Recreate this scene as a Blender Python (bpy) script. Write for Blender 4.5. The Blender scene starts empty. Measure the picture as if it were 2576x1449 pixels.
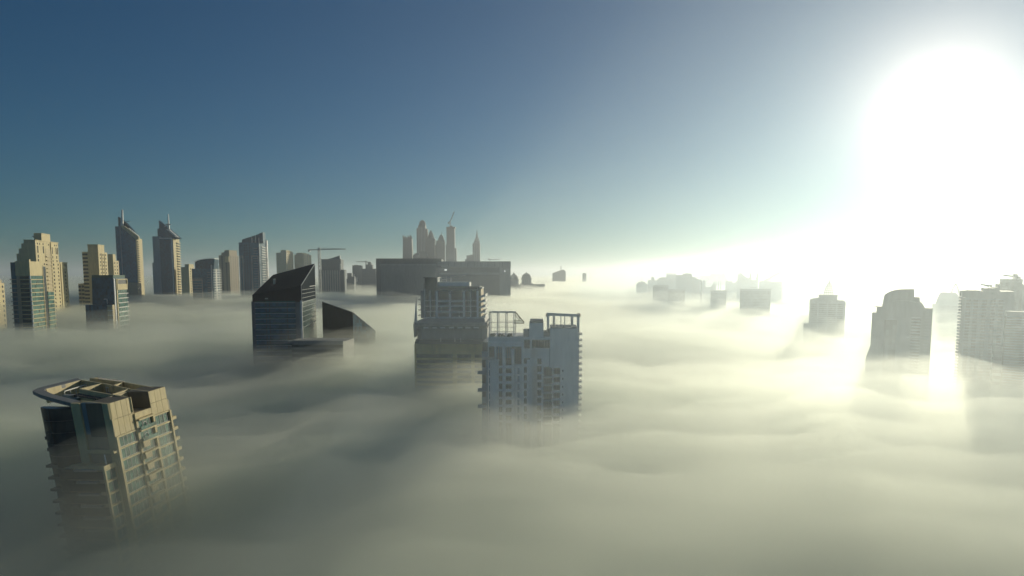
import bpy, bmesh, math, random
import numpy as np
from mathutils import Vector, Matrix
S=bpy.context.scene
rnd=random.Random(7)
# ---------------- camera ----------------
W,H=2576.0,1449.0                       # the photograph's display size used for all measurements
F=1740.0; PITCH=math.radians(5.5); CX=W/2; CY=690+F*math.tan(PITCH); CAMZ=200.0
cd=bpy.data.cameras.new('camera'); cam=bpy.data.objects.new('camera',cd); S.collection.objects.link(cam)
cam.location=(0,0,CAMZ); cam.rotation_euler=(math.pi/2-PITCH,0,0)
cd.sensor_width=36; cd.lens=36*F/W; cd.shift_y=(CY-H/2)/W; cd.clip_start=1; cd.clip_end=90000
S.camera=cam
# ---------------- sky and sun ----------------
SUN_EL=math.radians(11.0); SUN_AZ=math.radians(31.2)
sd=Vector((math.sin(SUN_AZ)*math.cos(SUN_EL),math.cos(SUN_AZ)*math.cos(SUN_EL),math.sin(SUN_EL)))
w=bpy.data.worlds.new('World'); S.world=w; w.use_nodes=True
nt=w.node_tree; nt.nodes.clear(); N=nt.nodes.new; L=nt.links.new
out=N('ShaderNodeOutputWorld'); bg=N('ShaderNodeBackground'); sky=N('ShaderNodeTexSky')
sky.sky_type='NISHITA'; sky.sun_disc=False; sky.sun_elevation=SUN_EL; sky.sun_rotation=SUN_AZ
sky.altitude=200; sky.air_density=1.0; sky.dust_density=0.3; sky.ozone_density=3.0
mx=N('ShaderNodeMix'); mx.data_type='RGBA'; mx.blend_type='MULTIPLY'; mx.inputs[0].default_value=1
L(sky.outputs[0],mx.inputs[6]); mx.inputs[7].default_value=(.13,.56,.78,1); 
# aureole of the veiled sun, a function of the angle from the sun
ge=N('ShaderNodeNewGeometry'); dt=N('ShaderNodeVectorMath'); dt.operation='DOT_PRODUCT'; dt.inputs[1].default_value=-sd
L(ge.outputs['Incoming'],dt.inputs[0])
def mth(op,x,y=None):
    n=N('ShaderNodeMath'); n.operation=op
    for i,k in enumerate((x,y)):
        if k is None: continue
        if isinstance(k,(int,float)): n.inputs[i].default_value=k
        else: L(k,n.inputs[i])
    return n.outputs[0]
ang=mth('ARCCOSINE',mth('MINIMUM',dt.outputs['Value'],1.0))
glow=mth('ADD',mth('MULTIPLY',mth('EXPONENT',mth('MULTIPLY',ang,-1/math.radians(16))),2.9),mth('ADD',mth('MULTIPLY',mth('EXPONENT',mth('MULTIPLY',ang,-1/math.radians(8))),4.0),mth('MULTIPLY',mth('EXPONENT',mth('MULTIPLY',ang,-1/math.radians(2.7))),45.0)))
gc=N('ShaderNodeVectorMath'); gc.operation='SCALE'; gc.inputs[0].default_value=(1,.83,.68); L(glow,gc.inputs['Scale'])
ad=N('ShaderNodeVectorMath'); ad.operation='ADD'; L(mx.outputs[2],ad.inputs[0]); L(gc.outputs[0],ad.inputs[1]); 
# pale haze low in the sky, strongest towards the sun
sx=N('ShaderNodeSeparateXYZ'); L(ge.outputs['Incoming'],sx.inputs[0])
low=mth('EXPONENT',mth('MULTIPLY',mth('ABSOLUTE',sx.outputs[2]),-1/math.radians(7.5)))
hzn=mth('MULTIPLY',mth('MULTIPLY',low,mth('EXPONENT',mth('MULTIPLY',ang,-1/math.radians(26)))),8.0)
hc=N('ShaderNodeVectorMath'); hc.operation='SCALE'; hc.inputs[0].default_value=(1,.84,.68); L(hzn,hc.inputs['Scale'])
ad2=N('ShaderNodeVectorMath'); ad2.operation='ADD'; L(ad.outputs[0],ad2.inputs[0]); L(hc.outputs[0],ad2.inputs[1]); L(ad2.outputs[0],bg.inputs[0])
bg.inputs[1].default_value=0.05; L(bg.outputs[0],out.inputs[0])
sl=bpy.data.lights.new('sun','SUN'); sl.energy=3.25; sl.angle=math.radians(0.5); sl.color=(1,.90,.67)
so=bpy.data.objects.new('sun',sl); S.collection.objects.link(so)
so.rotation_euler=(-sd).to_track_quat('-Z','Y').to_euler()
S.view_settings.view_transform='Standard'; S.view_settings.look='None'; S.view_settings.exposure=0
cy=S.cycles; cy.volume_bounces=8; cy.max_bounces=10; cy.diffuse_bounces=2; cy.glossy_bounces=2; cy.transparent_max_bounces=64
cy.sample_clamp_indirect=4
# ---------------- helpers ----------------
def P(x,y,d):
    a=(x-CX)/F; b=-(y-CY)/F
    v=Vector((a,math.cos(PITCH)+math.sin(PITCH)*b,-math.sin(PITCH)+math.cos(PITCH)*b))
    return Vector((0,0,CAMZ))+v*(d/v.y)
def volmat(name,col,dens,g):
    m=bpy.data.materials.new(name); m.use_nodes=True; t=m.node_tree; t.nodes.clear()
    o=t.nodes.new('ShaderNodeOutputMaterial'); p=t.nodes.new('ShaderNodeVolumePrincipled')
    p.inputs['Color'].default_value=(*col,1); p.inputs['Density'].default_value=dens; p.inputs['Anisotropy'].default_value=g
    t.links.new(p.outputs[0],o.inputs['Volume']); return m
def vnoise(x,y,seed):
    T=np.random.RandomState(seed).rand(256,256)
    xi=np.floor(x).astype(int); yi=np.floor(y).astype(int); fx=x-xi; fy=y-yi
    fx=fx**3*(fx*(fx*6-15)+10); fy=fy**3*(fy*(fy*6-15)+10)
    g=lambda a,b:T[a%256,b%256]
    return (g(xi,yi)*(1-fx)+g(xi+1,yi)*fx)*(1-fy)+(g(xi,yi+1)*(1-fx)+g(xi+1,yi+1)*fx)*fy
def fbm(x,y,seed,o=4):
    s=0;a=.5;t=0
    for k in range(o):
        s=s+a*vnoise(x,y,seed+k); t+=a; a*=.5; x,y=x*1.9+y*.6+3.1,y*1.9-x*.6+1.7
    return s/t-.5
def smooth(a,b,x):
    t=np.clip((x-a)/(b-a),0,1); return t*t*(3-2*t)
def swell(X,Y,seed,l1=420,l2=150,a1=34,a2=16):
    # wind runs across the view: the swells are stretched along it
    a=math.radians(-18); U=X*math.cos(a)+Y*math.sin(a); V=-X*math.sin(a)+Y*math.cos(a)
    wx=fbm(U/300,V/300,seed+50,2)*180; wy=fbm(U/300+9,V/300,seed+60,2)*180
    return a1*fbm((U+wx)/l1,(V+wy)/(l1*.5),seed,3)+a2*fbm((U+wx)/l2,(V+wy)/(l2*.5),seed+20,3)
def closed_sheet(name,hfun,mat,zbot,step=12,grow=1.014,ext=(-14000,14000,-700,24000),tag_=True):
    x0,x1,y0,y1=ext
    def axis(a,b,near):
        pts=[near];s=step
        while pts[-1]<b: pts.append(pts[-1]+s); s*=grow
        q=[near-step];s=step
        while q[-1]>a: q.append(q[-1]-s); s*=grow
        return np.array(q[::-1]+pts)
    xs=axis(x0,x1,0); ys=axis(y0,y1,300)
    X,Y=np.meshgrid(xs,ys); Z=hfun(X,Y)
    nx,ny=len(xs),len(ys)
    vv=np.stack([X,Y,Z],-1).reshape(-1,3).tolist()
    idx=np.arange(nx*ny).reshape(ny,nx)
    ff=np.stack([idx[:-1,:-1],idx[:-1,1:],idx[1:,1:],idx[1:,:-1]],-1).reshape(-1,4).tolist()
    ring=[int(i) for i in list(idx[0,:])+list(idx[1:,-1])+list(idx[-1,-2::-1])+list(idx[-2:0:-1,0])]
    b=len(vv); m=len(ring)
    for i in ring: vv.append([vv[i][0],vv[i][1],zbot])
    for k in range(m): ff.append([ring[(k+1)%m],ring[k],b+k,b+(k+1)%m])
    ff.append([b+k for k in range(m)][::-1])
    me=bpy.data.meshes.new(name); me.from_pydata(vv,[],ff); me.materials.append(mat)
    o=bpy.data.objects.new(name,me); S.collection.objects.link(o); o['kind']='stuff'; return o
class MB:
    def __init__(s): s.v=[]; s.f=[]
    def box(s,x0,x1,y0,y1,z0,z1):
        x0,x1=min(x0,x1),max(x0,x1); y0,y1=min(y0,y1),max(y0,y1); z0,z1=min(z0,z1),max(z0,z1)
        b=len(s.v); s.v+=[(x,y,z) for z in(z0,z1) for y in(y0,y1) for x in (x0,x1)]
        s.f+=[tuple(b+i for i in q) for q in [(0,2,3,1),(4,5,7,6),(0,1,5,4),(2,6,7,3),(0,4,6,2),(1,3,7,5)]]; return s
    def hull(s,lo,hi):                       # loop lo (bottom) and loop hi (top), same count, counter-clockwise from above
        b=len(s.v); n=len(lo); s.v+=[tuple(p) for p in lo]+[tuple(p) for p in hi]
        s.f.append(tuple(b+i for i in range(n))[::-1]); s.f.append(tuple(b+n+i for i in range(n)))
        s.f+=[(b+i,b+(i+1)%n,b+n+(i+1)%n,b+n+i) for i in range(n)]; return s
    def slab(s,poly,y0,y1):                  # polygon in the x-z plane (facade plane), thick from y0 to y1
        n=len(poly); A=sum(poly[i][0]*poly[(i+1)%n][1]-poly[(i+1)%n][0]*poly[i][1] for i in range(n))
        if A<0: poly=poly[::-1]
        b=len(s.v); s.v+=[(x,y0,z) for x,z in poly]+[(x,y1,z) for x,z in poly]
        s.f.append(tuple(b+i for i in range(n))); s.f.append(tuple(b+n+i for i in range(n))[::-1])
        s.f+=[(b+(i+1)%n,b+i,b+n+i,b+n+(i+1)%n) for i in range(n)]; return s
    def bar(s,p,q,r):
        p,q=Vector(p),Vector(q); d=(q-p).normalized(); a=d.cross(Vector((0,1,0)) if abs(d.y)<.9 else Vector((1,0,0))).normalized()*r; c=d.cross(a)
        lo=[p+a+c,p+a-c,p-a-c,p-a+c]; hi=[x+(q-p) for x in lo]; return s.hull(lo,hi)
    def lathe(s,cx,cy_,prof,n=20):           # prof: (radius, z) bottom to top
        b=len(s.v); k=len(prof)
        for r,z in prof: s.v+=[(cx+r*math.cos(2*math.pi*i/n),cy_+r*math.sin(2*math.pi*i/n),z) for i in range(n)]
        for j in range(k-1):
            for i in range(n): s.f.append((b+j*n+i,b+j*n+(i+1)%n,b+(j+1)*n+(i+1)%n,b+(j+1)*n+i))
        s.f.append(tuple(b+i for i in range(n))[::-1]); s.f.append(tuple(b+(k-1)*n+i for i in range(n))); return s
    def obj(s,name,mat,parent=None,loc=None):
        me=bpy.data.meshes.new(name); me.from_pydata(s.v,[],s.f); me.materials.append(mat)
        o=bpy.data.objects.new(name,me); S.collection.objects.link(o)
        if parent is not None: o.parent=parent
        if loc is not None: o.location=loc
        return o
def mat(name,c,r=.7,var=.18,scale=.08,streak=True,spec=.4,metal=0.0,bump=0.0):
    """painted or stone surface: slow colour variation and vertical rain streaks"""
    m=bpy.data.materials.new(name); m.use_nodes=True; t=m.node_tree; b=t.nodes['Principled BSDF']
    b.inputs['Roughness'].default_value=r; b.inputs['Specular IOR Level'].default_value=spec; b.inputs['Metallic'].default_value=metal
    co=t.nodes.new('ShaderNodeTexCoord'); mp=t.nodes.new('ShaderNodeMapping'); no=t.nodes.new('ShaderNodeTexNoise')
    mp.inputs['Scale'].default_value=(1,1,.18) if streak else (1,1,1)
    no.inputs['Scale'].default_value=scale*6; no.inputs['Detail'].default_value=4
    rp=t.nodes.new('ShaderNodeMapRange'); rp.inputs[1].default_value=.3; rp.inputs[2].default_value=.7; rp.inputs[3].default_value=1-var; rp.inputs[4].default_value=1+var*.5
    mu=t.nodes.new('ShaderNodeMix'); mu.data_type='RGBA'; mu.blend_type='MULTIPLY'; mu.inputs[0].default_value=1; mu.inputs[6].default_value=(*c,1)
    t.links.new(co.outputs['Object'],mp.inputs[0]); t.links.new(mp.outputs[0],no.inputs[0]); t.links.new(no.outputs[0],rp.inputs[0])
    t.links.new(rp.outputs[0],mu.inputs[7]); t.links.new(mu.outputs[2],b.inputs['Base Color']); return m
def glass(name,c,r=.12,cell=3.5,var=.5):
    """curtain glass: panes differ a little in tint and blind"""
    m=bpy.data.materials.new(name); m.use_nodes=True; t=m.node_tree; b=t.nodes['Principled BSDF']
    b.inputs['Roughness'].default_value=r; b.inputs['Specular IOR Level'].default_value=.45
    co=t.nodes.new('ShaderNodeTexCoord'); vo=t.nodes.new('ShaderNodeTexWhiteNoise'); sn=t.nodes.new('ShaderNodeVectorMath'); sn.operation='SNAP'
    sn.inputs[1].default_value=(cell*.6,cell*.6,cell)
    rp=t.nodes.new('ShaderNodeMapRange'); rp.inputs[3].default_value=1-var; rp.inputs[4].default_value=1+var
    mu=t.nodes.new('ShaderNodeMix'); mu.data_type='RGBA'; mu.blend_type='MULTIPLY'; mu.inputs[0].default_value=1; mu.inputs[6].default_value=(*c,1)
    t.links.new(co.outputs['Object'],sn.inputs[0]); t.links.new(sn.outputs[0],vo.inputs[0]); t.links.new(vo.outputs[0],rp.inputs[0])
    t.links.new(rp.outputs[0],mu.inputs[7]); t.links.new(mu.outputs[2],b.inputs['Base Color']); return m
Z1=(0,503.1,.2546); Z2=(368.9,523.2,.19444); Z3=(40.2,905.6,.29165); Z4=(603.7,623.9,.21754)
Z5=(925.7,523.2,.19449); Z6=(1006.2,670.8,.25925); Z7=(1542.9,637.3,.23437); Z8=(2146.6,637.3,.24532); Z0=(0,0,1)
class Tower:
    """A building frame: local x runs along the facade that faces the camera, local y into the building, z up from the ground.
    xl, xc, xr: measured left end, nearest corner and right end; the corner is the right end of the front unless side='L'."""
    def __init__(s,name,label,cat,zm,d,xl,xc,xr,yt,yaw=0,side='R',depth=None,group=None,scale_lock=None):
        s.zm=zm; s.d=d; s.yr=s.Y(yt); a=math.radians(yaw); s.ex=Vector((math.cos(a),math.sin(a))); s.ey=Vector((-math.sin(a),math.cos(a)))
        c=P(s.X(xc),s.yr,d); s.c=Vector((c.x,c.y)); s.u0=0
        if side=='R':
            s.w=-s._t(s.ex,xl); s.u0=s.w; s.dep=depth if depth else s._t(s.ey,xr)
        else:
            s.w=s._t(s.ex,xr); s.dep=depth if depth else s._t(s.ey,xl)
        s.o=s.c-s.ex*s.u0
        if s.dep<3 or s.dep>160 or s.w<3: print('BAD DEPTH',label[:50],round(s.w),round(s.dep))
        s.root=bpy.data.objects.new(name,None); S.collection.objects.link(s.root)
        s.root.location=(s.o.x,s.o.y,0); s.root.rotation_euler=(0,0,a); s.root['label']=label; s.root['category']=cat
        if group: s.root['group']=group
        s.zt=s.z(yt)
    def X(s,x): return s.zm[0]+x*s.zm[2]
    def Y(s,y): return s.zm[1]+y*s.zm[2]
    def _t(s,e,x):
        p=P(s.X(x),s.yr,s.d); r=Vector((p.x,p.y)); cr=lambda a,b:a.x*b.y-a.y*b.x
        return -cr(s.c,r)/cr(e,r)
    def u(s,x,v=0):
        sv=s.c; s.c=sv+s.ey*v; t=s._t(s.ex,x); s.c=sv; return s.u0+t
    def v(s,x,u=None):
        sv=s.c; s.c=sv+s.ex*((u-s.u0) if u is not None else 0); t=s._t(s.ey,x); s.c=sv; return t
    def z(s,y,u=None,v=0):
        p=s.o+s.ex*(s.u0 if u is None else u)+s.ey*v
        return P(0,s.Y(y),p.y).z
    def part(s,name,m,mat_,parent=None,kind=None,label=None):
        o=m.obj(name,mat_,parent or s.root)
        if kind: o['kind']=kind
        if label: o['label']=label
        return o
    def many(s,name,boxes,mat_,limit=100):
        """one mesh per repeat, past the limit the rest as one part"""
        for i,b in enumerate(boxes[:limit]): s.part(name,MB().box(*b),mat_)
        if len(boxes)>limit:
            m=MB()
            for b in boxes[limit:]: m.box(*b)
            s.part(name,m,mat_,kind='stuff')
    def body(s,mat_,z1=None,name='wall',u0=0,u1=None,v0=0,v1=None,z0=0):
        return s.part(name,MB().box(u0,s.w if u1 is None else u1,v0,s.dep if v1 is None else v1,z0,s.zt if z1 is None else z1),mat_)
# window grids on the front (A), right (B) or left (C) face; us = list of (centre, width)
def grid(T,face,us,zs,h,t=.25,inset=0,at=None):
    o=[]
    for z in zs:
        for c,wd in us:
            if face=='A': y=at or 0; o.append((c-wd/2,c+wd/2,y-t,y+.4,z-h,z))
            elif face=='B': x=T.w if at is None else at; o.append((x-.4,x+t,c-wd/2,c+wd/2,z-h,z))
            else: x=at or 0; o.append((x-t,x+.4,c-wd/2,c+wd/2,z-h,z))
    return o
def even(a,b,n): return [a+(b-a)*(i+.5)/n for i in range(n)]
def floors(zt,zb,st):
    r=[];z=zt
    while z>zb: r.append(z); z-=st
    return r
ZB=112.0          # nothing small is built below this height: it lies deep in the fog
# ---------------- materials ----------------
CREAM=mat('cream_stone',(.62,.53,.30)); CREAM2=mat('sand_stone',(.54,.46,.28)); TAN=mat('tan_stone',(.40,.34,.24))
GREYW=mat('grey_render',(.20,.30,.36)); PALE=mat('pale_render',(.82,.82,.80),var=.12); WHITE=mat('white_paint',(.74,.75,.73),r=.5,var=.1)
CONC=mat('concrete',(.27,.28,.27)); DARK=mat('dark_cladding',(.05,.06,.065),r=.5); ROOF=mat('roof_screed',(.12,.12,.12),streak=False)
JOINT=mat('joint_shadow_gap',(.16,.14,.10)); METAL=mat('grey_metal',(.35,.37,.38),r=.35,metal=.6); STEEL=mat('white_steel',(.66,.66,.62),r=.4)
GL=glass('dark_blue_glass',(.012,.08,.13),r=.35); GG=glass('green_glass',(.035,.13,.11),r=.2); GD=glass('dark_glass',(.010,.024,.032),r=.2,var=.3)
GB=glass('blue_glass',(.015,.13,.21),r=.35,cell=3.6,var=.35); GS=mat('dark_roof_glass',(.005,.016,.028),r=.9,var=.3,spec=.03)
GW=glass('window_glass',(.035,.05,.055),r=.25,cell=2.7); BRICK=mat('yellow_brick',(.48,.40,.15),var=.2); BAL=mat('balcony_white',(.70,.70,.66),var=.1)
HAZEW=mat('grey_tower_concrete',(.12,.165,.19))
def plan(T,x,y,z):
    p=P(T.X(x),T.Y(y),100)-Vector((0,0,CAMZ)); s=(z-CAMZ)/p.z; q=Vector((p.x*s,p.y*s))-T.o
    return q.dot(T.ex),q.dot(T.ey)
# ================= near tower, lower left =================
def near_tower():
    T=Tower('apartment_tower','cream and green glass tower with open roof wells, nearest building at lower left','apartment tower',Z3,200,205,795,1310,375,yaw=-2)
    w,dp,zt=T.w,T.dep,T.zt; u=T.u; v=T.v
    zr=zt-4.6; v1,v2,v3=v(990),v(1140),v(1287)
    zb1=T.z(665); zn=T.z(462,w,v1); zb2=T.z(470,w,v2+2)
    T.part('wall',MB().box(.4,w-7,.6,dp,0,zr).box(w-7,w-.5,.6,v1-.2,0,zr-.01).box(w-7.1,w-.5,v1-.3,v2+.3,0,zn-.3).box(w-7,w-.5,v2+.2,dp,0,zr-.02),TAN)
    # roof wells: walls traced on the roof plane
    def wall(a,b,th=.35,hi=0,lo=4.7,m=CREAM,name='parapet'):
        p=plan(T,*a,zt+hi); q=plan(T,*b,zt+hi); d=(Vector(q)-Vector(p)); n=Vector((-d.y,d.x)).normalized()*th
        p,q=Vector(p),Vector(q); lp=[p-n,q-n,q+n,p+n]
        T.part(name,MB().hull([(i.x,i.y,zt-lo) for i in lp],[(i.x,i.y,zt+hi) for i in lp]),m)
    for a,b in [((250,250),(558,172)),((548,247),(738,200)),((822,296),(972,247)),((560,172),(738,199)),((548,248),(975,323)),((742,199),(975,247)),
                ((640,155),(925,190)),((925,190),(1180,236)),((975,250),(1140,268)),((700,150),(645,158)),((925,188),(822,222))]: wall(a,b)
    wall((558,352),(795,377),.4)
    for a,b in [((520,300),(830,355)),((690,160),(910,190))]:
        p=Vector(plan(T,*a,zt-1)); q=Vector(plan(T,*b,zt-1)); m=MB()
        for i in range(16):
            c=p+(q-p)*(i/15.0); m.box(c.x-.12,c.x+.12,c.y-1.3,c.y+1.3,zt-1.3,zt-.7)
        T.part('louvre',m,DARK)
    for x,y,sx,sy,h in [(450,300,1.6,1.2,2.6),(500,305,1.0,1.0,1.8),(760,245,1.3,1.0,2.4),(800,262,.9,.9,2),(600,215,1.2,.8,2)]:
        a,b=plan(T,x,y,zt-2); T.part('air_conditioner',MB().box(a-sx,a+sx,b-sy,b+sy,zr,zr+h),METAL)
    for a,b in [((410,270),(600,212)),((770,235),(840,240))]:
        p=plan(T,*a,zt-1);q=plan(T,*b,zt-1); m=MB().bar((*p,zt-1),(*q,zt-1),.14)
        for k in range(5):
            c=[p[i]+(q[i]-p[i])*k/4 for i in(0,1)]; m.bar((c[0],c[1],zr),(c[0],c[1],zt-1),.09)
        T.part('pipe_rack',m,STEEL)
    # overhanging brim on the left
    o=[plan(T,x,y,zt) for x,y in [(472,372),(335,338),(205,300),(140,268),(190,243),(350,203),(530,157)]]
    i=[plan(T,x,y,zt) for x,y in [(555,358),(430,326),(318,298),(240,262),(252,250),(410,212),(562,170)]]
    m=MB()
    for k in range(6):
        q=[o[k],i[k],i[k+1],o[k+1]]; m.hull([(a,b,zt-1.1) for a,b in q],[(a,b,zt+.1) for a,b in q])
    T.part('roof_brim',m,CONC)
    # curved dark curtain wall on the shaded front
    ua,ub=0.0,u(470); m=MB(); n=9; pts=[(ua+(ub-ua)*k/n,.3-2.6*math.sin(math.pi*(k+.6)/(n+1.2))) for k in range(n+1)]
    lp=pts+[(ub,1.2),(ua,1.2)]
    T.part('curtain_wall',MB().hull([(a,b,0) for a,b in lp],[(a,b,zt-1.2) for a,b in lp]),GD)
    for z in floors(zt-5,ZB+8,3.5):
        m=MB(); 
        for k in range(n): m.bar((pts[k][0],pts[k][1]-.03,z),(pts[k+1][0],pts[k+1][1]-.03,z),.09)
        T.part('transom',m,DARK)
    T.part('corner_pier',MB().box(u(472),u(545),-.3,1,0,zt-.01),CREAM)
    T.part('corner_pier',MB().box(u(735),w,-.02,1.1,0,zt-.015),CREAM)
    T.part('wall',MB().box(u(546),u(734),.5,1.2,T.z(648),zt-.02),GREYW)
    zs=T.z(778)
    T.part('window',MB().box(u(547),u(733),.9,1.3,zs+.2,T.z(652)),GD)
    T.part('balcony',MB().box(u(560),u(800),-1.9,.9,zs-.55,zs).box(u(560),u(800),-1.9,-1.75,zs,zs+.5),CREAM)
    # cream blocks with panel joints on the sunlit side
    def clad(va,vb,z0,z1,nv,nz):
        m=MB(); g=.07
        for a in range(nv):
            for b in range(nz):
                y0=va+(vb-va)*a/nv; y1=va+(vb-va)*(a+1)/nv; q0=z0+(z1-z0)*b/nz; q1=z0+(z1-z0)*(b+1)/nz
                m.box(w-.2,w+.1,y0+g,y1-g,q0+g,q1-g)
        T.part('cladding',m,CREAM)
        T.part('block_wall',MB().box(w-7,w-.08,va+.01,vb-.01,z0,z1-.05),JOINT)
    clad(0,v1,zb1,zt+.02,4,2); clad(v2,v3,zb2,zt+.02,3,2)
    T.part('block_wall',MB().box(w-7.3,w-6.9,v1,v2,zn-.4,zt-.1),CREAM2)
    T.part('cladding',MB().box(w-.5,w+.05,v1,v2,zn-1.8,zn),CREAM)
    # bays of the sunlit side
    bays=[(1.0,v1-.5,zb1,0),(v1+.5,v2-.6,zn-1.8,1),(v2+.6,v3-.5,zb2,2)]
    for a in (0,v1-.45,v2-.5,v3-.5):
        top=zb1 if a==0 else (zn if a<v2-1 else zb2)
        T.part('pier',MB().box(w-.4,w+.55,a,a+.95,0,top-.02),CREAM)
    for va,vb,top,k in bays:
        zz=floors(top,ZB-2,3.55)
        for j,z in enumerate(zz[:-1]):
            zl=zz[j+1]
            win=T.part('window',MB().box(w-.35,w-.12,va,vb,zl+.02,z-.45),GG)
            m=MB()
            for q in even(va,vb,5 if k==0 else 4): m.box(w-.13,w-.02,q-.05,q+.05,zl+.03,z-.46)
            m.box(w-.12,w-.03,va,vb,zl+.02,zl+.12).box(w-.12,w-.03,va,vb,z-.58,z-.47)
            T.part('frame',m,PALE,parent=win)
            e=.3 if k!=1 else 1.3
            T.part('floor_slab',MB().box(w-.6,w+e,va-.3 if k==1 else va,vb,z-.5,z-.02),CREAM)
            if k==1:
                if j<2: T.part('balcony',MB().box(w+1.05,w+1.25,va,vb,z-3.55,z-2.5),GG)
                else: T.part('spandrel',MB().box(w-.2,w+1.2,va+(vb-va)*.0,va+(vb-va)*.42,z-2.0,z-.52),CREAM2)
            if k==1 and j<2:
                m=MB()
                for s_ in range(10):
                    a0=math.pi*s_/10; a1=math.pi*(s_+1)/10; cv=(va+vb)/2; R=1.25
                    m.bar((w-.02,cv+R*math.cos(a0),zl+.6+R*math.sin(a0)),(w-.02,cv+R*math.cos(a1),zl+.6+R*math.sin(a1)),.07)
                T.part('arch',m,PALE)
    for z in floors(zb2-3.2,ZB,3.55): T.part('balcony',MB().box(w-2,w+.4,v3+.5,v3+3.2,z-.5,z+.55),CREAM)
    # lower storeys stand forward of the tower
    zl=T.z(930,w-1,-5.6); wl=w-1.1; y0=-5.6
    T.part('lower_storeys',MB().box(u(425),wl-.4,y0+.5,.2,0,zl-.6),TAN)
    T.part('terrace',MB().box(u(420),wl,y0,.2,zl-.62,zl-.2).box(u(560),wl,y0,y0+.25,zl-.2,zl+.35).box(wl-.25,wl,y0+.3,.1,zl-.2,zl+.4),CREAM)
    T.part('vent_stack',MB().box(wl-1.0,wl-.75,y0+2.4,y0+2.65,zl-.3,zl+3.2),PALE)
    T.part('pier',MB().box(wl-.6,wl+.08,y0-.05,y0+.55,0,zl-.63),CREAM)
    T.part('pier',MB().box(wl-.6,wl+.08,-.6,0.02,0,zl-.64),CREAM)
    for z in floors(zl-.7,ZB-2,3.55):
        win=T.part('window',MB().box(wl-.45,wl-.2,y0+.6,-.65,z-3.2,z-.45),GG)
        T.part('frame',MB().box(wl-.22,wl-.1,y0+2.9,y0+3.0,z-3.2,z-.46),PALE,parent=win)
        T.part('floor_slab',MB().box(wl-.6,wl+.05,y0+.56,-.62,z-.45,z),CREAM)
        T.part('balcony',MB().box(-.3,u(300),-2.2,1.5,z-.4,z+.3),DARK); T.part('balcony',MB().box(u(415),u(500),y0-.7,y0+.4,z-.3,z+.4),DARK)
        T.part('balcony',MB().box(u(520),u(700),y0-.9,y0+.4,z-.3,z+.3),CONC)
        T.part('window',MB().box(u(430),wl-.8,y0+.25,y0+.45,z-2.9,z-.5),GD)
    for z in floors(zl+7,zl+1,3.5): T.part('balcony',MB().box(-1.0,1.5,.5,5,z-.4,z+.5),DARK)
    return T
NT=near_tower()
def lean(root,zp,k):
    # slanted shaft: every storey is offset sideways from the one above
    done=set()
    for o in [root]+list(root.children_recursive):
        if o.type=='MESH' and o.data.name not in done:
            done.add(o.data.name)
            for q in o.data.vertices: q.co.x-=(q.co.z-zp)*k
lean(NT.root,163.0,.13)
# the wide-angle view of this tower leans; it is built as a battered (slanted) shaft
# ================= beige stepped towers =================
def add_windows(T,face,us,zt,zb,st,h,m,limit=100,t=.25,at=None):
    T.many('window',grid(T,face,us,floors(zt,max(zb,ZB),st),h,t,at=at),m,limit)
def beige_a1():
    T=Tower('stepped_tower','tallest cream stepped tower with crown block and dish, behind the green glass tower','apartment tower',Z1,1000,165,360,662,605,yaw=16,group='cream stepped towers')
    w,dp=T.w,T.dep; k=w/195.0
    z=lambda y:T.z(y)
    T.part('wall',MB().box(0,w,0,dp,0,z(605)),CREAM)
    v4=T.v(585); v5=T.v(600)
    T.part('upper_block',MB().box(80*k,w-.3,.3,v4,z(620),z(395)),CREAM)
    T.part('upper_block',MB().box(25*k,80*k,1,dp*.7,z(620),z(480)).box(50*k,81*k,2,dp*.6,z(481),z(430)),CREAM)
    T.part('upper_block',MB().box(.2,25*k,.4,dp*.8,z(606),z(530)),CREAM)
    va,vb=T.v(425,w-1.5),T.v(510,w-1.5)
    T.part('crown_block',MB().box(w-1.5-78*k,w-1.5,va,vb,z(396),z(316)).box(w-1.2-82*k,w-1.2,va-.3,vb+.3,z(321),z(315)),CREAM)
    d_=T.part('satellite_dish',MB().lathe(w-95*k,va+4,[(.2,z(396)),(.2,z(362)),(2.6,z(356)),(2.9,z(350)),(1.5,z(345))],10),WHITE)
    f=lambda x:T.v(x)
    add_windows(T,'B',[(f(383),3),(f(525),3),(f(565),3)],z(540),z(605)+1,6,4.2,GW,at=w-.3)
    T.many('window',[(w-.6,w-.05,f(x)-1.6,f(x)+1.6,z(520),z(450)) for x in (383,437,525,562,576)],GW)
    T.many('window',[(w-.6,w-.05,f(x)-1.2,f(x)+1.2,z(436),z(420)) for x in (383,404,550,566,490,437)],GW)
    add_windows(T,'B',[(f(x),w_) for x,w_ in ((383,3),(436,3.2),(527,4),(571,3),(638,3.4))],z(622),ZB,5.8,3.0,GW)
    T.many('balcony',[(w-.5,w+1.6,f(455),f(505),q-1.6,q) for q in floors(z(548),z(900),5.8)],CREAM2)
    T.part('bay_recess',MB().box(w-.3,w+.06,f(453),f(507),z(905),z(470)),CREAM2)
    T.part('pier',MB().box(w-.5,w+.9,f(506),f(514),0,z(400)),CREAM); T.part('pier',MB().box(w-.5,w+.9,f(590),f(602),0,z(606)),CREAM)
    T.part('cornice',MB().box(79*k,w+.6,-.3,v4+.6,z(399),z(392)),CREAM); T.part('cornice',MB().box(w-.5,w+.6,v4+.7,dp+.6,z(609),z(602)),CREAM)
beige_a1()
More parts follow.
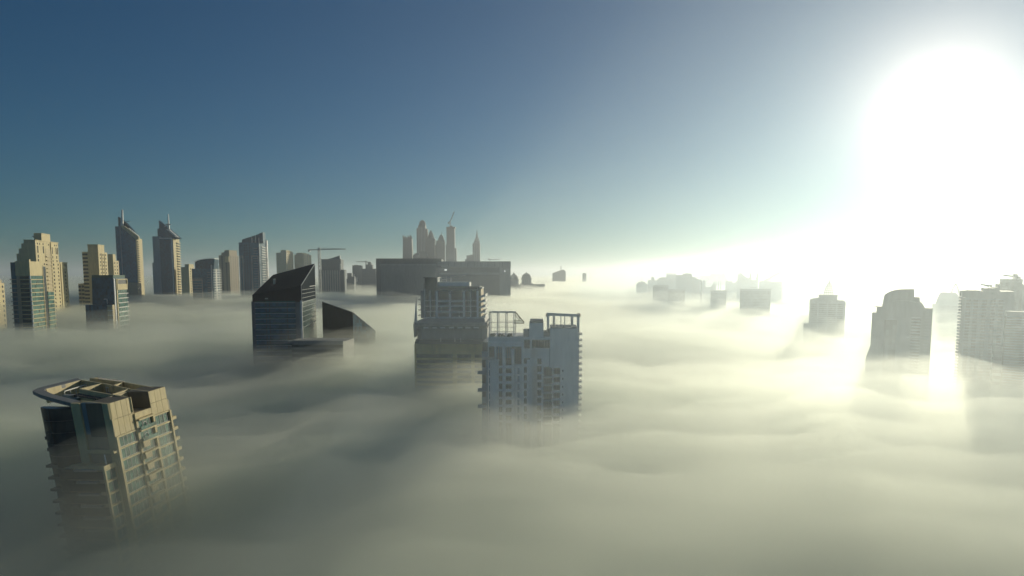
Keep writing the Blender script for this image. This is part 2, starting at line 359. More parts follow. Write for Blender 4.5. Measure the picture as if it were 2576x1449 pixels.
def beige_simple(label,d,xl,xc,xr,yt,crowns,yaw=14,zm=Z1,bw=((.3,2.4),(.7,2.4)),aw=(),st=6,name='stepped_tower',m=None,mB=None,lim=60,h=3):
    m=m or CREAM
    T=Tower(name,label,'apartment tower',zm,d,xl,xc,xr,yt,yaw=yaw,group='cream stepped towers')
    w,dp=T.w,T.dep
    T.part('wall',MB().box(0,w,0,dp,0,T.zt),m)
    for fu0,fu1,fv0,fv1,y0,y1 in crowns:
        T.part('upper_block',MB().box(w*fu0+.1,w*fu1-.2,dp*fv0+.2,dp*fv1,T.z(y1)-1,T.z(y0)),m)
        if (fu1-fu0)*w>9: T.part('cornice',MB().box(w*fu0-.3,w*fu1+.3,dp*fv0-.25,dp*fv1+.4,T.z(y0)-1.2,T.z(y0)+.2),m)
    add_windows(T,'B',[(dp*a,b) for a,b in bw],T.zt-3,ZB,st,h,GW,lim)
    if aw: add_windows(T,'A',[(w*a,b) for a,b in aw],T.zt-3,ZB,st,h,GW,lim)
    return T
beige_simple('cream tower slice cut off by the left edge of the photo',850,-120,-30,40,822,[(.4,.9,.2,.8,790,822)],bw=((.75,3),),lim=40)
beige_simple('small grey block low in the fog between the far-left cream slice and the stepped tower',1800,50,66,80,945,[],bw=((.5,5),),lim=20,m=TAN)
T=beige_simple('cream stepped tower standing directly behind the dark glass block, left of the twin spires',1150,810,970,1058,512,[(.35,1,0,.7,440,512)],bw=((.2,3),(.5,3),(.8,3)),aw=((.1,4),(.25,4)),lim=100)
k=T.w/160
T.part('side_wing',MB().box(-58*k,0,1,T.dep*.7,0,T.z(825)),CREAM)
T.many('window',[(x*k-2,x*k+2,.75,1.4,z-3.4,z) for z in floors(T.z(845),ZB,6.2) for x in(-45,-12)],GW)
T.part('pier',MB().box(T.w-.2,T.w+.8,T.dep*.33,T.dep*.38,0,T.zt-2),CREAM); T.part('pier',MB().box(T.w-.2,T.w+.8,T.dep*.63,T.dep*.68,0,T.zt-2),CREAM)
beige_simple('narrow cream stepped tower squeezed between a taller cream tower and the left spire tower',1250,1060,1118,1172,598,[(.1,1,0,.5,535,598)],bw=((.25,3),(.7,3)),lim=50)
Z2B=dict(zm=Z2,lim=40)
beige_simple('dim beige tower with sunlit top corner, directly right of the right spire tower',1700,443,545,615,765,[(.45,1,.05,.95,727,765)],bw=((.3,5),(.7,5)),yaw=6,**Z2B)
T=beige_simple('brown-beige tower with ragged stepped crown between the curved-roof and the slanted-top glass towers',1900,932,1070,1188,612,[(.2,.9,.05,.9,575,612),(.55,1,.0,.85,546,612)],bw=((.15,4),(.4,4),(.65,4),(.9,4)),aw=((.3,4),(.7,4)),yaw=-8,m=TAN,zm=Z2,lim=60)
T.part('side_block',MB().box(T.w*.66,T.w*.99,-4,0,T.z(700),T.z(625)),CREAM)
beige_simple('cream tower with bright sunlit side, left one of two before the far crane',2500,1675,1805,1897,578,[(.45,1,0,.5,545,578),(.9,1,.0,.9,556,578)],bw=((.15,6),(.45,6),(.8,6)),yaw=-2,st=9,h=5,**Z2B)
beige_simple('cream tower partly behind the black slanted roof, right one of two by the crane',2600,1908,2032,2130,602,[(.25,.85,0,.5,580,602),(.9,1,.0,.7,588,602)],bw=((.15,6),(.45,6),(.8,6)),yaw=-2,st=9,h=5,**Z2B)
# ================= green glass tower A2 =================
def green_tower():
    T=Tower('balcony_tower','green glass tower with cream top box and pale balcony bands at far left','apartment tower',Z1,700,145,288,520,605,yaw=12)
    w,dp=T.w,T.dep; f=T.v; z=T.z; v4=f(415); v5=f(455)
    T.part('wall',MB().box(.3,w-.6,.5,v4,0,z(745)).box(.2,w-1,v4-.1,v5,0,z(650)).box(.2,w-1,v5,dp,0,z(910)),TAN)
    T.part('top_box',MB().box(w*.0,w,0,v4+.1,z(748),z(605)).box(w-3,w-.4,1,4,z(606),z(585)),CREAM)
    T.part('curtain_wall',MB().box(-w*.42,-.02,3,v4,0,z(616)),GL)
    T.part('recess_glass',MB().box(w-1.2,w-.7,v4+.4,v5-.4,0,z(655)),GD)
    T.part('curtain_wall',MB().box(w-.65,w-.2,.6,v4-.5,0,z(750)),GG); T.part('curtain_wall',MB().box(w-1.1,w-.5,v5+.3,dp-.3,0,z(912)),GG)
    T.part('curtain_wall',MB().box(w*.28,w-1,.1,.6,0,z(752)),GD)
    for q in floors(z(783),ZB,T.zt*0+ (z(783)-z(1310))/12.3):
        T.part('balcony',MB().box(w*.3,w+.9,-1.1,.6,q-.75,q).box(w-.7,w+.9,.6,v4-.2,q-.75,q),CREAM)
        T.part('balcony',MB().box(-w*.5,-w*.02,1.6,3.1,q-.6,q+.2),CONC)
    for q in floors(z(912),ZB,(z(783)-z(1310))/12.3):
        T.part('balcony',MB().box(w-1.2,w+.2,v5+.2,dp+1.5,q-.7,q),CREAM)
    T.part('pier',MB().box(w-.8,w+.25,v4-.3,v4+.5,0,z(640)),CREAM); T.part('pier',MB().box(w-.9,w+.3,-.3,.5,0,z(749)),PALE)
    T.part('window',MB().box(w*.28,w*.95,-.15,.2,z(776),z(755)),GD)
green_tower()
def dark_tower():
    T=Tower('glass_block','dark glass block with cream-capped balcony side, left of and below the twin spires','office tower',Z1,850,905,1115,1243,742,yaw=10)
    w,dp=T.w,T.dep; f=T.v; z=T.z; k=w/210
    T.part('curtain_wall',MB().hull([(-48*k,0,0),(w,0,0),(w,dp,0),(-48*k,dp,0)],[(0,0,T.zt-3),(w,0,T.zt-3),(w,dp*.9,T.zt-3),(0,dp*.9,T.zt-3)]),GL)
    T.part('roof_band',MB().box(.3,w+.3,-.3,dp*.9,T.zt-3.2,T.zt),mat('green_metal',(.06,.13,.10)))
    v1=f(1145)
    T.part('pier',MB().box(w-.5,w+.8,.2,v1*.35,0,z(778)),PALE); T.part('pier',MB().box(w-.5,w+.8,v1*.8,v1*1.1,0,z(778)),CREAM)
    T.part('frame',MB().box(w+.1,w+1.4,v1,dp+.5,z(790),z(780)).box(w+.1,w+1.4,v1,v1+1.6,z(890),z(790)).box(w+.1,w+1.4,dp-1,dp+.5,z(890),z(790)),CREAM)
    T.part('panel',MB().box(w+.1,w+1.2,v1,dp,z(890),z(832)),CREAM); T.part('window',MB().box(w-.1,w+.3,v1+.5,dp-.5,z(831),z(792)),DARK)
    T.part('curtain_wall',MB().box(w-.1,w+.4,v1+.4,dp,0,z(891)),GG)
    for q in floors(z(925),ZB,(z(925)-z(1150))/4.9): T.part('balcony',MB().box(w+.3,w+1.5,v1+.3,dp+1.5,q-1,q),BAL)
    T.part('annex',MB().box(-55*k,w-60*k,-7,.1,0,z(1032)),GL)
    T.part('annex',MB().box(w-50*k,w+.2,-7,.1,0,z(1034)),CREAM2)
    for q in floors(z(1040),ZB,(z(925)-z(1150))/4.9): T.part('balcony',MB().box(w-48*k,w+.6,-8.2,-6.8,q-.9,q),BAL)
    T.part('bracket',MB().box(w-98*k,w-65*k,-2,.05,z(982),z(975)).box(w-70*k,w-65*k,-2,.04,z(1028),z(983)),WHITE)
dark_tower()
# ================= the two spire towers =================
def spire_tower_left():
    T=Tower('spire_tower','left one of the pair of blue glass towers with slanted crest and white blade spire','skyscraper',Z1,1500,1142,1345,1400,370,yaw=8,group='twin spire towers')
    w,dp=T.w,T.dep; u=T.u; z=T.z
    T.part('glass_shaft',MB().slab([(0,0),(w,0),(w,z(372)),(u(1205),z(262)),(u(1158),z(262)),(0,z(262))],.1,dp*.9),GB)
    T.part('crest',MB().slab([(u(1158),z(300)),(u(1158),z(162)),(u(1190),z(185)),(u(1235),z(222)),(u(1285),z(278)),(w,z(360)),(w,z(372)),(u(1200),z(275))],dp*.3,dp*.55),GD)
    T.part('roof_frame',MB().slab([(u(1200),z(268)),(u(1212),z(250)),(u(1240),z(262)),(u(1372),z(362)),(u(1372),z(392)),(w,z(392)),(u(1225),z(286))],-1.5,4),CREAM)
    m=MB()
    for i in range(4):
        x0=1252+i*24; m.slab([(u(x0),z(276+i*20)),(u(x0+20),z(277+i*20)),(u(x0+40),z(297+i*20)),(u(x0+18),z(297+i*20))],3,dp*.28)
    T.part('skylight',m,WHITE)
    T.part('spire',MB().hull([(u(1190),2,z(262)),(u(1217),2,z(262)),(u(1217),6,z(262)),(u(1190),6,z(262))],[(u(1209),3,z(93)),(u(1221),3,z(97)),(u(1221),5,z(97)),(u(1209),5,z(93))]),WHITE)
    T.part('pier',MB().box(u(1188),u(1197),-.9,.5,0,z(262)),METAL); T.part('pier',MB().box(w-1.5,w+.8,-.9,1,0,z(385)),CREAM)
    T.part('side_wall',MB().box(w-.5,w+.6,1,dp,0,z(380)),CREAM)
    T.many('balcony',[(w-.4,w+3.2,1.5,dp*.42,q-2,q) for q in floors(z(402),ZB,(z(402)-z(795))/18)],CREAM)
    T.many('window',[(w+.4,w+.8,dp*.02,dp*.4,q-3.3,q-2.1) for q in floors(z(402),ZB,(z(402)-z(795))/18)],GD)
    T.part('antenna',MB().bar((u(1225),4,z(212)),(u(1290),4,z(212)),.5),METAL)
spire_tower_left()
def spire_tower_right():
    T=Tower('spire_tower','right one of the pair of blue glass towers with slanted crest, thin spire and ring','skyscraper',Z1,1700,1505,1705,1768,380,yaw=8,group='twin spire towers')
    w,dp=T.w,T.dep; u=T.u; z=T.z
    T.part('wall',MB().box(0,w,.3,dp,0,z(380)).box(0,u(1575),.2,dp*.8,z(382),z(360)),GREYW)
    T.part('glass_shaft',MB().box(u(1577),u(1690),-1.2,.3,0,z(384)),GL)
    T.part('frame',MB().box(u(1575),u(1700),-1.6,-.2,z(384),z(374)).box(u(1690),u(1700),-1.7,-.2,0,z(384)),PALE)
    T.part('crest',MB().slab([(u(1535),z(384)),(u(1535),z(280)),(u(1553),z(278)),(u(1553),z(195)),(u(1660),z(282)),(u(1765),z(378)),(w,z(384))],dp*.35,dp*.6),GL)
    m=MB()
    for i in range(4):
        x0=1644+i*22; m.slab([(u(x0),z(287+i*20)),(u(x0+22),z(290+i*20)),(u(x0+44),z(308+i*20)),(u(x0+18),z(306+i*20))],2,dp*.33)
    T.part('skylight',m,WHITE)
    sp=T.part('spire',MB().hull([(u(1655),4,z(285)),(u(1671),4,z(285)),(u(1671),8,z(285)),(u(1655),8,z(285))],[(u(1662),5,z(135)),(u(1668),5,z(139)),(u(1668),7,z(139)),(u(1662),7,z(135))]),METAL)
    T.part('ring',MB().lathe(u(1663),6,[(3.5,z(246)),(6.5,z(243)),(6.5,z(237)),(3.5,z(234))],14),GREYW,parent=sp)
    T.part('crest_brace',MB().bar((u(1620),6,z(262)),(u(1663),6,z(240)),1),METAL)
    T.part('side_wall',MB().box(w-.5,w+.7,.5,dp,0,z(381)),CREAM)
    n=(z(415)-z(900))/19
    T.many('balcony',[(w-.4,w+3,dp*.5,dp+1,q-2,q) for q in floors(z(415),ZB,n)],CREAM)
    T.many('window',[(w+.4,w+.9,dp*.45,dp*.96,q-4.2,q-2.1) for q in floors(z(415),ZB,n)],GD)
    T.part('side_wing',MB().box(-4,.1,3,dp*.7,0,z(620)),GREYW)
spire_tower_right()
def small_grey():
    T=Tower('grey_block','low grey block standing in the fog at the foot of the left spire tower','building',Z1,1400,1250,1360,1395,822,yaw=8)
    T.body(TAN); T.part('window',MB().box(T.w-.2,T.w+.4,T.dep*.1,T.dep*.5,T.z(885),T.z(850)),GD)
    T.part('parapet',MB().box(-.3,T.w+.3,-.3,1,T.zt-1,T.zt+1.2),TAN)
small_grey()
# ================= curved-roof and slanted-top towers =================
def curved_roof():
    T=Tower('curved_roof_tower','short blue glass tower with white-rimmed curved roof and white balconies, left of centre-left','apartment tower',Z2,1400,582,850,932,787,yaw=10)
    w,dp=T.w,T.dep; u=T.u; z=T.z; f=T.v
    T.part('glass_shaft',MB().box(0,w,.2,dp,0,T.zt),GB)
    arc=[(620,700),(650,684),(700,670),(760,661),(820,657),(880,656)]
    T.part('upper_glass',MB().slab([(u(x),z(y)) for x,y in arc]+[(u(862),z(788)),(u(620),z(788))],4,dp*.7),GL)
    T.part('roof_rim',MB().slab([(u(x),z(y-5)) for x,y in arc]+[(u(x),z(y+4)) for x,y in arc[::-1]],2,dp*.75),WHITE)
    T.part('pier',MB().box(u(832),u(843),-1.2,.3,0,z(735)),WHITE); T.part('pier',MB().box(w-.3,w+1.2,dp*.45,dp*.6,0,z(735)),BAL)
    T.part('side_wall',MB().box(w-.4,w+.5,.5,dp,0,z(738)),GL)
    st=(z(798)-z(1157))/11
    T.many('balcony',[(w-.2,w+3,dp*.05,dp*1.15,q-1.6,q) for q in floors(z(796),ZB,st)],BAL)
    T.many('floor_slab',[(0,u(720),-1,.3,q-.9,q) for q in floors(z(905),ZB,st)]+[(u(780),u(830),-1,.3,q-.9,q) for q in floors(z(830),ZB,st)],METAL)
    T.part('frame',MB().box(0,u(718),-1.3,.1,z(932),z(924)).box(u(708),u(718),-1.4,.1,0,z(932)),METAL)
curved_roof()
def slant_top():
    T=Tower('slanted_tower','tall blue glass tower with slanted blade top and white balcony edge','skyscraper',Z2,1600,1190,1450,1540,447,yaw=10)
    w,dp=T.w,T.dep; u=T.u; z=T.z
    T.part('glass_shaft',MB().box(0,w,.2,dp,0,T.zt),GB)
    T.part('upper_glass',MB().slab([(u(1230),z(450)),(u(1230),z(410)),(u(1300),z(386)),(u(1410),z(350)),(u(1412),z(450))],3,dp*.6),GL)
    T.part('blade',MB().slab([(u(1412),z(450)),(u(1412),z(352)),(u(1460),z(326)),(u(1500),z(310)),(u(1502),z(450))],5,dp*.4),GL)
    for x,y in ((1362,385),(1410,345),(1452,385)): T.part('fin',MB().box(u(x)-.5,u(x)+.8,-1,1.2,0 if x==1452 else z(450),z(y)),WHITE)
    T.part('fin',MB().box(w-.2,w+3.6,dp*.93,dp*1.08,0,z(393)),WHITE)
    T.part('fin',MB().box(w-.2,w+1.6,dp*.1,dp*.2,z(440),z(395)),WHITE)
    T.part('side_wall',MB().box(w-.4,w+.5,.5,dp,0,z(430)),GL)
    st=(z(493)-z(960))/14.3
    T.many('balcony',[(w-.2,w+3,dp*.25,dp*.95,q-2,q) for q in floors(z(493),ZB,st)],BAL)
    for a,b,t in((1197,1242,618),(1350,1440,618)):
        T.part('frame',MB().box(u(a),u(b),-1.2,.1,z(t+8),z(t)).box(u(a),u(a)+1.4,-1.3,.1,0,z(t)).box(u(b)-1.4,u(b),-1.3,.1,0,z(t)),METAL)
    T.many('floor_slab',[(u(1375),u(1430),-1,.3,q-.9,q) for q in floors(z(520),ZB,st)]+[(u(1205),u(1235),-1,.3,q-.9,q) for q in floors(z(640),ZB,st)],METAL)
    T.many('window',[(u(x),u(x+14),-.2,.3,q-4,q-1) for q in floors(z(470),ZB,st) for x in (1255,1285,1320)],GD,60)
slant_top()
# ================= far grey blocks left of the slab =================
def simple(name,label,cat,zm,d,xl,xr,yt,m,yaw=0,depth=None,group=None,steps=(),fins=None,extra=None):
    """block with optional steps (x0,x1,ytop) in measured coordinates"""
    T=Tower(name,label,cat,zm,d,xl,xr,None,yt,yaw=yaw,depth=depth or 30,group=group)
    T.body(m)
    T.part('parapet',MB().box(-.4,T.w+.4,-.4,.5,T.zt-1,T.zt+.9),m)
    for i,(x0,x1,y) in enumerate(steps):
        T.part('upper_block',MB().box(T.u(x0),T.u(x1),1+.3*i,T.dep*(.7-.05*i),T.zt-1,T.z(y)),m)
    return T
def slabs(T,y0,y1,n,m,u0=0,u1=None,t=.8,p=.8,name='floor_slab',v=0):
    a,b=T.z(y0),T.z(y1); st=(a-b)/n
    T.many(name,[(u0,T.w if u1 is None else u1,v-p,v+.2,q-t,q) for q in floors(a,ZB,st)],m)
def grey_tower():
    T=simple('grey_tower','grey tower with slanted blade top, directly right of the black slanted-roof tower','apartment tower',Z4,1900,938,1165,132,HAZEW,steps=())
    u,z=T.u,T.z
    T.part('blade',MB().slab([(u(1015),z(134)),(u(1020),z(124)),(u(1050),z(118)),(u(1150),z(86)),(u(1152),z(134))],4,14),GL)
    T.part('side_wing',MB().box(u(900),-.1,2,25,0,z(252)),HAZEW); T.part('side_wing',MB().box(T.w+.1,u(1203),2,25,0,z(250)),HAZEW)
    T.part('fin',MB().box(u(1156),u(1166),-2,0,z(260),z(182)),BAL)  # white strip painted for the sunlit right edge
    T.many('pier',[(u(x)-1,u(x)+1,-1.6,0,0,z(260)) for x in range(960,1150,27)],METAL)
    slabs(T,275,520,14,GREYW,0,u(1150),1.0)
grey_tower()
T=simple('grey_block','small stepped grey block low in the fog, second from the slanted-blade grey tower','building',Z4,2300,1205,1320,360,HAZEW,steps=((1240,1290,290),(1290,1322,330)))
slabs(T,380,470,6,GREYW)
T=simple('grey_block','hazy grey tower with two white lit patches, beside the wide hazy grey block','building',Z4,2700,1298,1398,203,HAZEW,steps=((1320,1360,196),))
T.part('balcony',MB().box(T.u(1310),T.u(1325),-3,0,T.z(335),T.z(302)).box(T.u(1325),T.u(1357),-3.5,0,T.z(390),T.z(342)),BAL); slabs(T,230,300,5,GREYW)  # white boxes stand for the lit patches, brightness put into the paint
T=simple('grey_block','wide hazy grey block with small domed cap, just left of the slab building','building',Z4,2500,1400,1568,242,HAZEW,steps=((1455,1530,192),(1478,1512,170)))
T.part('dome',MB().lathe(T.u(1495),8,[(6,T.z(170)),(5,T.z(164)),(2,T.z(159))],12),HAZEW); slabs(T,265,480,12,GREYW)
# ================= cranes =================
def crane(label,d,zm,mx_,ybase,yjib,x0,x1,ytip=None,m=METAL,on=None,th=.8):
    """tower crane: lattice mast, jib with counterweight and cab; on = height it stands on"""
    p=P(zm[0]+mx_*zm[2],zm[1]+yjib*zm[2],d); zb=0 if on is None else on
    r=bpy.data.objects.new('tower_crane',None); S.collection.objects.link(r); r.location=(p.x,p.y,zb)
    r['label']=label; r['category']='crane'; r['group']='tower cranes'
    X=lambda x,y=yjib:P(zm[0]+x*zm[2],zm[1]+y*zm[2],d).x-p.x
    h=p.z-zb; s=th*2.2
    ms=MB()
    for a,b in((-s,-s),(s,-s),(s,s),(-s,s)): ms.bar((a,b,0),(a,b,h),th*.55)
    n=max(2,int(h/(s*4)))
    for i in range(n):
        z0,z1=h*i/n,h*(i+1)/n; ms.bar((-s,-s,z0),(s,-s,z1),th*.35); ms.bar((s,s,z0),(-s,s,z1),th*.35)
    ms.obj('mast',m,r)
    ztip=P(0,zm[1]+(ytip if ytip is not None else yjib)*zm[2],d).z-zb
    far=x1 if abs(x1-mx_)>abs(x0-mx_) else x0; near=x0 if far==x1 else x1
    j=MB().bar((0,0,h),(X(far),0,ztip),th).bar((0,0,h+s*1.6),(X(far)*.9,0,ztip+s*.3),th*.5)
    for i in range(8):
        t0,t1=i/8,(i+.5)/8; j.bar((X(far)*t0,0,h+(ztip-h)*t0),(X(far)*t1*.95,0,h+(ztip-h)*t1+s*1.2*(1-t1)),th*.35)
    j.obj('jib',m,r)
    MB().bar((0,0,h),(X(near),0,h-(ztip-h)*.15),th*1.2).box(X(near)-s,X(near)+s,-s,s,h-s*2.2,h+s*.3).obj('counterweight',m,r)
    MB().box(-s*1.2,s*1.2,-s,s,h-s*.4,h+s*2.2).obj('cab',m,r)
    return r
crane('slim far crane with long thin jib, just right of the black slanted roof',1800,Z4,915,0,20,800,1225,12,th=1.1)
crane('faint small crane over the wide hazy grey block beside the big slab building',2650,Z4,1458,0,160,1480,1340,158,th=.9)
# ================= black slanted-roof tower =================
def slant_roof():
    T=Tower('slanted_roof_tower','dark tower with steep black slanted roof and pale balcony bands, centre-left in the fog','office tower',Z4,520,130,712,877,615,yaw=9)
    w,dp=T.w,T.dep; u,z,f=T.u,T.z,T.v
    ze,zl=z(432,w,0),z(545,0,0); zr_,zbl=z(180,w,dp),z(310,0,dp)
    T.part('wall',MB().box(0,w-1.2,.1,dp*.98,0,T.zt),HAZEW)
    T.part('glass_roof',MB().hull([(.9,-.25,T.zt-.5),(w,-.25,T.zt-.5),(w,dp,T.zt-.5),(.9,dp,T.zt-.5)],[(.9,-.25,zl),(w,-.25,ze),(w,dp,zr_),(.9,dp,zbl)]),GS)
    T.part('roof_edge',MB().bar((w+.05,-.2,ze),(w+.05,dp,zr_),.22).bar((w+.05,-.2,T.zt),(w+.05,-.2,ze),.18),METAL)
    T.part('roof_vent',MB().box(w*.32,w*.35,dp*.3,dp*.36,ze,(zl+zbl)/2+4.5),METAL)
    # side glass wall, slightly splayed outwards
    T.part('side_glass',MB().hull([(w-1.1,1.5,0),(w+.2,1.5,0),(w+.2,dp,0),(w-1.1,dp,0)],[(w-1.1,.3,T.zt-.4),(w-.02,.3,T.zt-.4),(w-.02,dp-.02,T.zt-.4),(w-1.1,dp-.02,T.zt-.4)]),glass('side_green_glass',(.04,.085,.085),r=.22,cell=4,var=.3))
    for y in (455,497,543,588,640,690,745,800,860):
        q=z(y+0,w,dp*.5)-1.2
        T.part('transom',MB().box(w-.3,w+.28,.8,dp-.1,q-.13,q+.13),METAL)
    T.part('wall_sheen_band',MB().box(w+.05,w+.4,dp*.55,dp-.3,z(437,w,dp),z(431,w,dp)),PALE)  # pale strip that paints a sheen onto the side glass
    T.part('corner_pier',MB().box(u(642),u(700),-.3,.2,0,T.zt-1),CONC)
    T.part('corner_pier',MB().box(w-.9,w+.35,-.5,.9,0,T.zt+.5),PALE)
    T.part('window_band',MB().box(u(178),u(636),-.12,.3,0,T.zt-.8),GB)
    st=(z(627)-z(998))/6.0
    for q in floors(z(627),ZB,st):
        T.part('balcony',MB().box(u(172),u(640),-1.1,.1,q-.35,q),PALE)
        T.part('balcony_glass',MB().box(u(174),u(638),-1.08,-.98,q,q+1.0),GG)
    for x in (300,340,545): T.part('mullion',MB().box(u(x)-.3,u(x)+.3,-.3,.1,0,T.zt-1),DARK)
    T.part('sign',MB().box(u(290),u(325),-.35,-.26,z(590),z(575)),METAL)
slant_roof()
def wedge():
    T=Tower('wedge_tower','dark wedge-shaped building sloping down to the right until it sinks in the fog','office tower',Z4,600,952,1302,1562,742,yaw=-24)
    w,dp=T.w,T.dep; z=T.z
    T.part('wall',MB().hull([(0,0,0),(w,0,0),(w,dp,0),(0,dp,0)],[(0,0,z(620,0,0)),(w,0,T.zt),(w,dp,z(958,w,dp)),(0,dp,z(860,0,dp))]),GS)
    T.part('side_glass',MB().hull([(w,.2,0),(w+.15,.2,0),(w+.15,dp-.2,0),(w,dp-.2,0)],[(w,.2,T.zt-.4),(w+.15,.2,T.zt-.4),(w+.15,dp-.2,z(962,w,dp)),(w,dp-.2,z(962,w,dp))]),GL)
    T.part('roof_edge',MB().bar((0,-.1,z(620,0,0)),(w,-.1,T.zt),.2).bar((w+.1,0,T.zt),(w+.1,dp,z(958,w,dp)),.2),METAL)
wedge()
T=simple('flat_roof_block','ghostly flat-topped block almost lost in the fog below the black slanted-roof tower','building',Z4,490,600,1190,1086,CONC,yaw=-2,steps=((545,600,1080),))
T.many('window',[(c-1.4,c+1.4,-.15,.2,q-2,q) for q in floors(T.zt-2,ZB+8,3.5) for c in even(0,T.w,14)],GW)
# ================= far skyscrapers =================
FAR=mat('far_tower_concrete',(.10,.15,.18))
def far_T(name,label,xl,xr,yt,d=3200,group='far skyscrapers above the slab building'):
    T=Tower(name,label,'skyscraper',Z5,d,xl,xr,None,yt,yaw=0,depth=45,group=group); return T
def far_cluster():
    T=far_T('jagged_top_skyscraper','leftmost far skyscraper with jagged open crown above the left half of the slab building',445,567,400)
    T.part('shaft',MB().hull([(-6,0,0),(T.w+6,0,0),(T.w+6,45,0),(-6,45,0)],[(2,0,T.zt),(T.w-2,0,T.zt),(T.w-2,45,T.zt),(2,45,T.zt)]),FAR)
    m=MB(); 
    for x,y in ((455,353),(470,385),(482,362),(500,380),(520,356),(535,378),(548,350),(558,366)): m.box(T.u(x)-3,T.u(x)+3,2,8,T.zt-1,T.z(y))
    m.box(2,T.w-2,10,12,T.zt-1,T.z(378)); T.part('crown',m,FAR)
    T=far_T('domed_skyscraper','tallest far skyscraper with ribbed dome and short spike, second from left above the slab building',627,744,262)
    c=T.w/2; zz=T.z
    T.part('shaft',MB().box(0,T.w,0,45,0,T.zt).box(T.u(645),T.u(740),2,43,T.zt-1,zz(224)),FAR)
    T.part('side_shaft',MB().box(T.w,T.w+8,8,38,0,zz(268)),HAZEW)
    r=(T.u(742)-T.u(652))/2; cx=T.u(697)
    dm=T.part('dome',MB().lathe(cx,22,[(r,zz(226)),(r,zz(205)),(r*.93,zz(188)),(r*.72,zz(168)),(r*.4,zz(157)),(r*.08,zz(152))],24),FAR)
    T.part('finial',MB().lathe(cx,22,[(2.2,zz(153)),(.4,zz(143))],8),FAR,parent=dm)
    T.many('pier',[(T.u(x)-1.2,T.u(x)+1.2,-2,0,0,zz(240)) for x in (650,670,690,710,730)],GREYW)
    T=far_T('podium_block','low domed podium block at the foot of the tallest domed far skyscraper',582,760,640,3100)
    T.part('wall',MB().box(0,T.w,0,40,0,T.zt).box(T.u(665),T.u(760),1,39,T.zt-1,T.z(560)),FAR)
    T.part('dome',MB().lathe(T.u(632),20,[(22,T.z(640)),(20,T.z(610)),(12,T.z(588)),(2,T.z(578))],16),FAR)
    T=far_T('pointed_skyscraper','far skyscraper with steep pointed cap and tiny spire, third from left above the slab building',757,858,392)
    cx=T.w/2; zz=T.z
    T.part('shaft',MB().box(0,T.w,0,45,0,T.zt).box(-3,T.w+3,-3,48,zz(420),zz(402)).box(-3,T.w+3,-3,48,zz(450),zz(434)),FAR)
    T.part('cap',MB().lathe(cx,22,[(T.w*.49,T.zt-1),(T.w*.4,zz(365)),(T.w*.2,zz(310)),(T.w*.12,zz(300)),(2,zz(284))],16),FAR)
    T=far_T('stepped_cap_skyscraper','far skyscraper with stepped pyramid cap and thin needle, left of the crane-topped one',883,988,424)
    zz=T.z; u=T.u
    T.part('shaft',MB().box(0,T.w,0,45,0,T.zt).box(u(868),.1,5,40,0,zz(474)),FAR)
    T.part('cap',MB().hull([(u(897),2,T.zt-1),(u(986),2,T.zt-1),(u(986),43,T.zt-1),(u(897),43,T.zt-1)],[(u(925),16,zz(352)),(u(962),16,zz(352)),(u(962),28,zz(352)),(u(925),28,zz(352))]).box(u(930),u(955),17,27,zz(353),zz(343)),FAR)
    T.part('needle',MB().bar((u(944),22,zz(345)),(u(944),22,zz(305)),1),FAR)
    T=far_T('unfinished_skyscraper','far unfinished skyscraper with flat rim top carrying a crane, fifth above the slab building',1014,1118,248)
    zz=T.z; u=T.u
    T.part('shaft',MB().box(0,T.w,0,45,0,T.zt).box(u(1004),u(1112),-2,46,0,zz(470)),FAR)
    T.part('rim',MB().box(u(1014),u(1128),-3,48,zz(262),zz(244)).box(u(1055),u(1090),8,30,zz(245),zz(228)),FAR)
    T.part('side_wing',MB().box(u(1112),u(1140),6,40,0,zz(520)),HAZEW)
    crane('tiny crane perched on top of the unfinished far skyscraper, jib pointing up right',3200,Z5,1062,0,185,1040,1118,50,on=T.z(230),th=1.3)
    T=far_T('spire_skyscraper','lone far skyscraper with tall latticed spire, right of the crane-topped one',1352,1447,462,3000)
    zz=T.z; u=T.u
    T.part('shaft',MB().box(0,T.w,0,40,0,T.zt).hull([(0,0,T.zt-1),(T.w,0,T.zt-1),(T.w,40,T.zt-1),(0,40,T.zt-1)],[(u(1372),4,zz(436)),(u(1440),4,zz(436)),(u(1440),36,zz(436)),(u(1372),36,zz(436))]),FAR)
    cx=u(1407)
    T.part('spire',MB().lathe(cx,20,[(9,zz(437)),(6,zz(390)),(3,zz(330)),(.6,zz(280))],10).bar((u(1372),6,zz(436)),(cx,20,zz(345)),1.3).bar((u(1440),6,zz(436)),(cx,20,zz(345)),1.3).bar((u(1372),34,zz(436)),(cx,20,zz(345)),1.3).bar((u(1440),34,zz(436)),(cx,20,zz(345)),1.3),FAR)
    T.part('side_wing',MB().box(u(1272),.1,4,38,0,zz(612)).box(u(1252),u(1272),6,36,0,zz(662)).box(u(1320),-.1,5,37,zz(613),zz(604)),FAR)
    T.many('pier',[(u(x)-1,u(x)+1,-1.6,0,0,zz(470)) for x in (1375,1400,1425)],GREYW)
far_cluster()
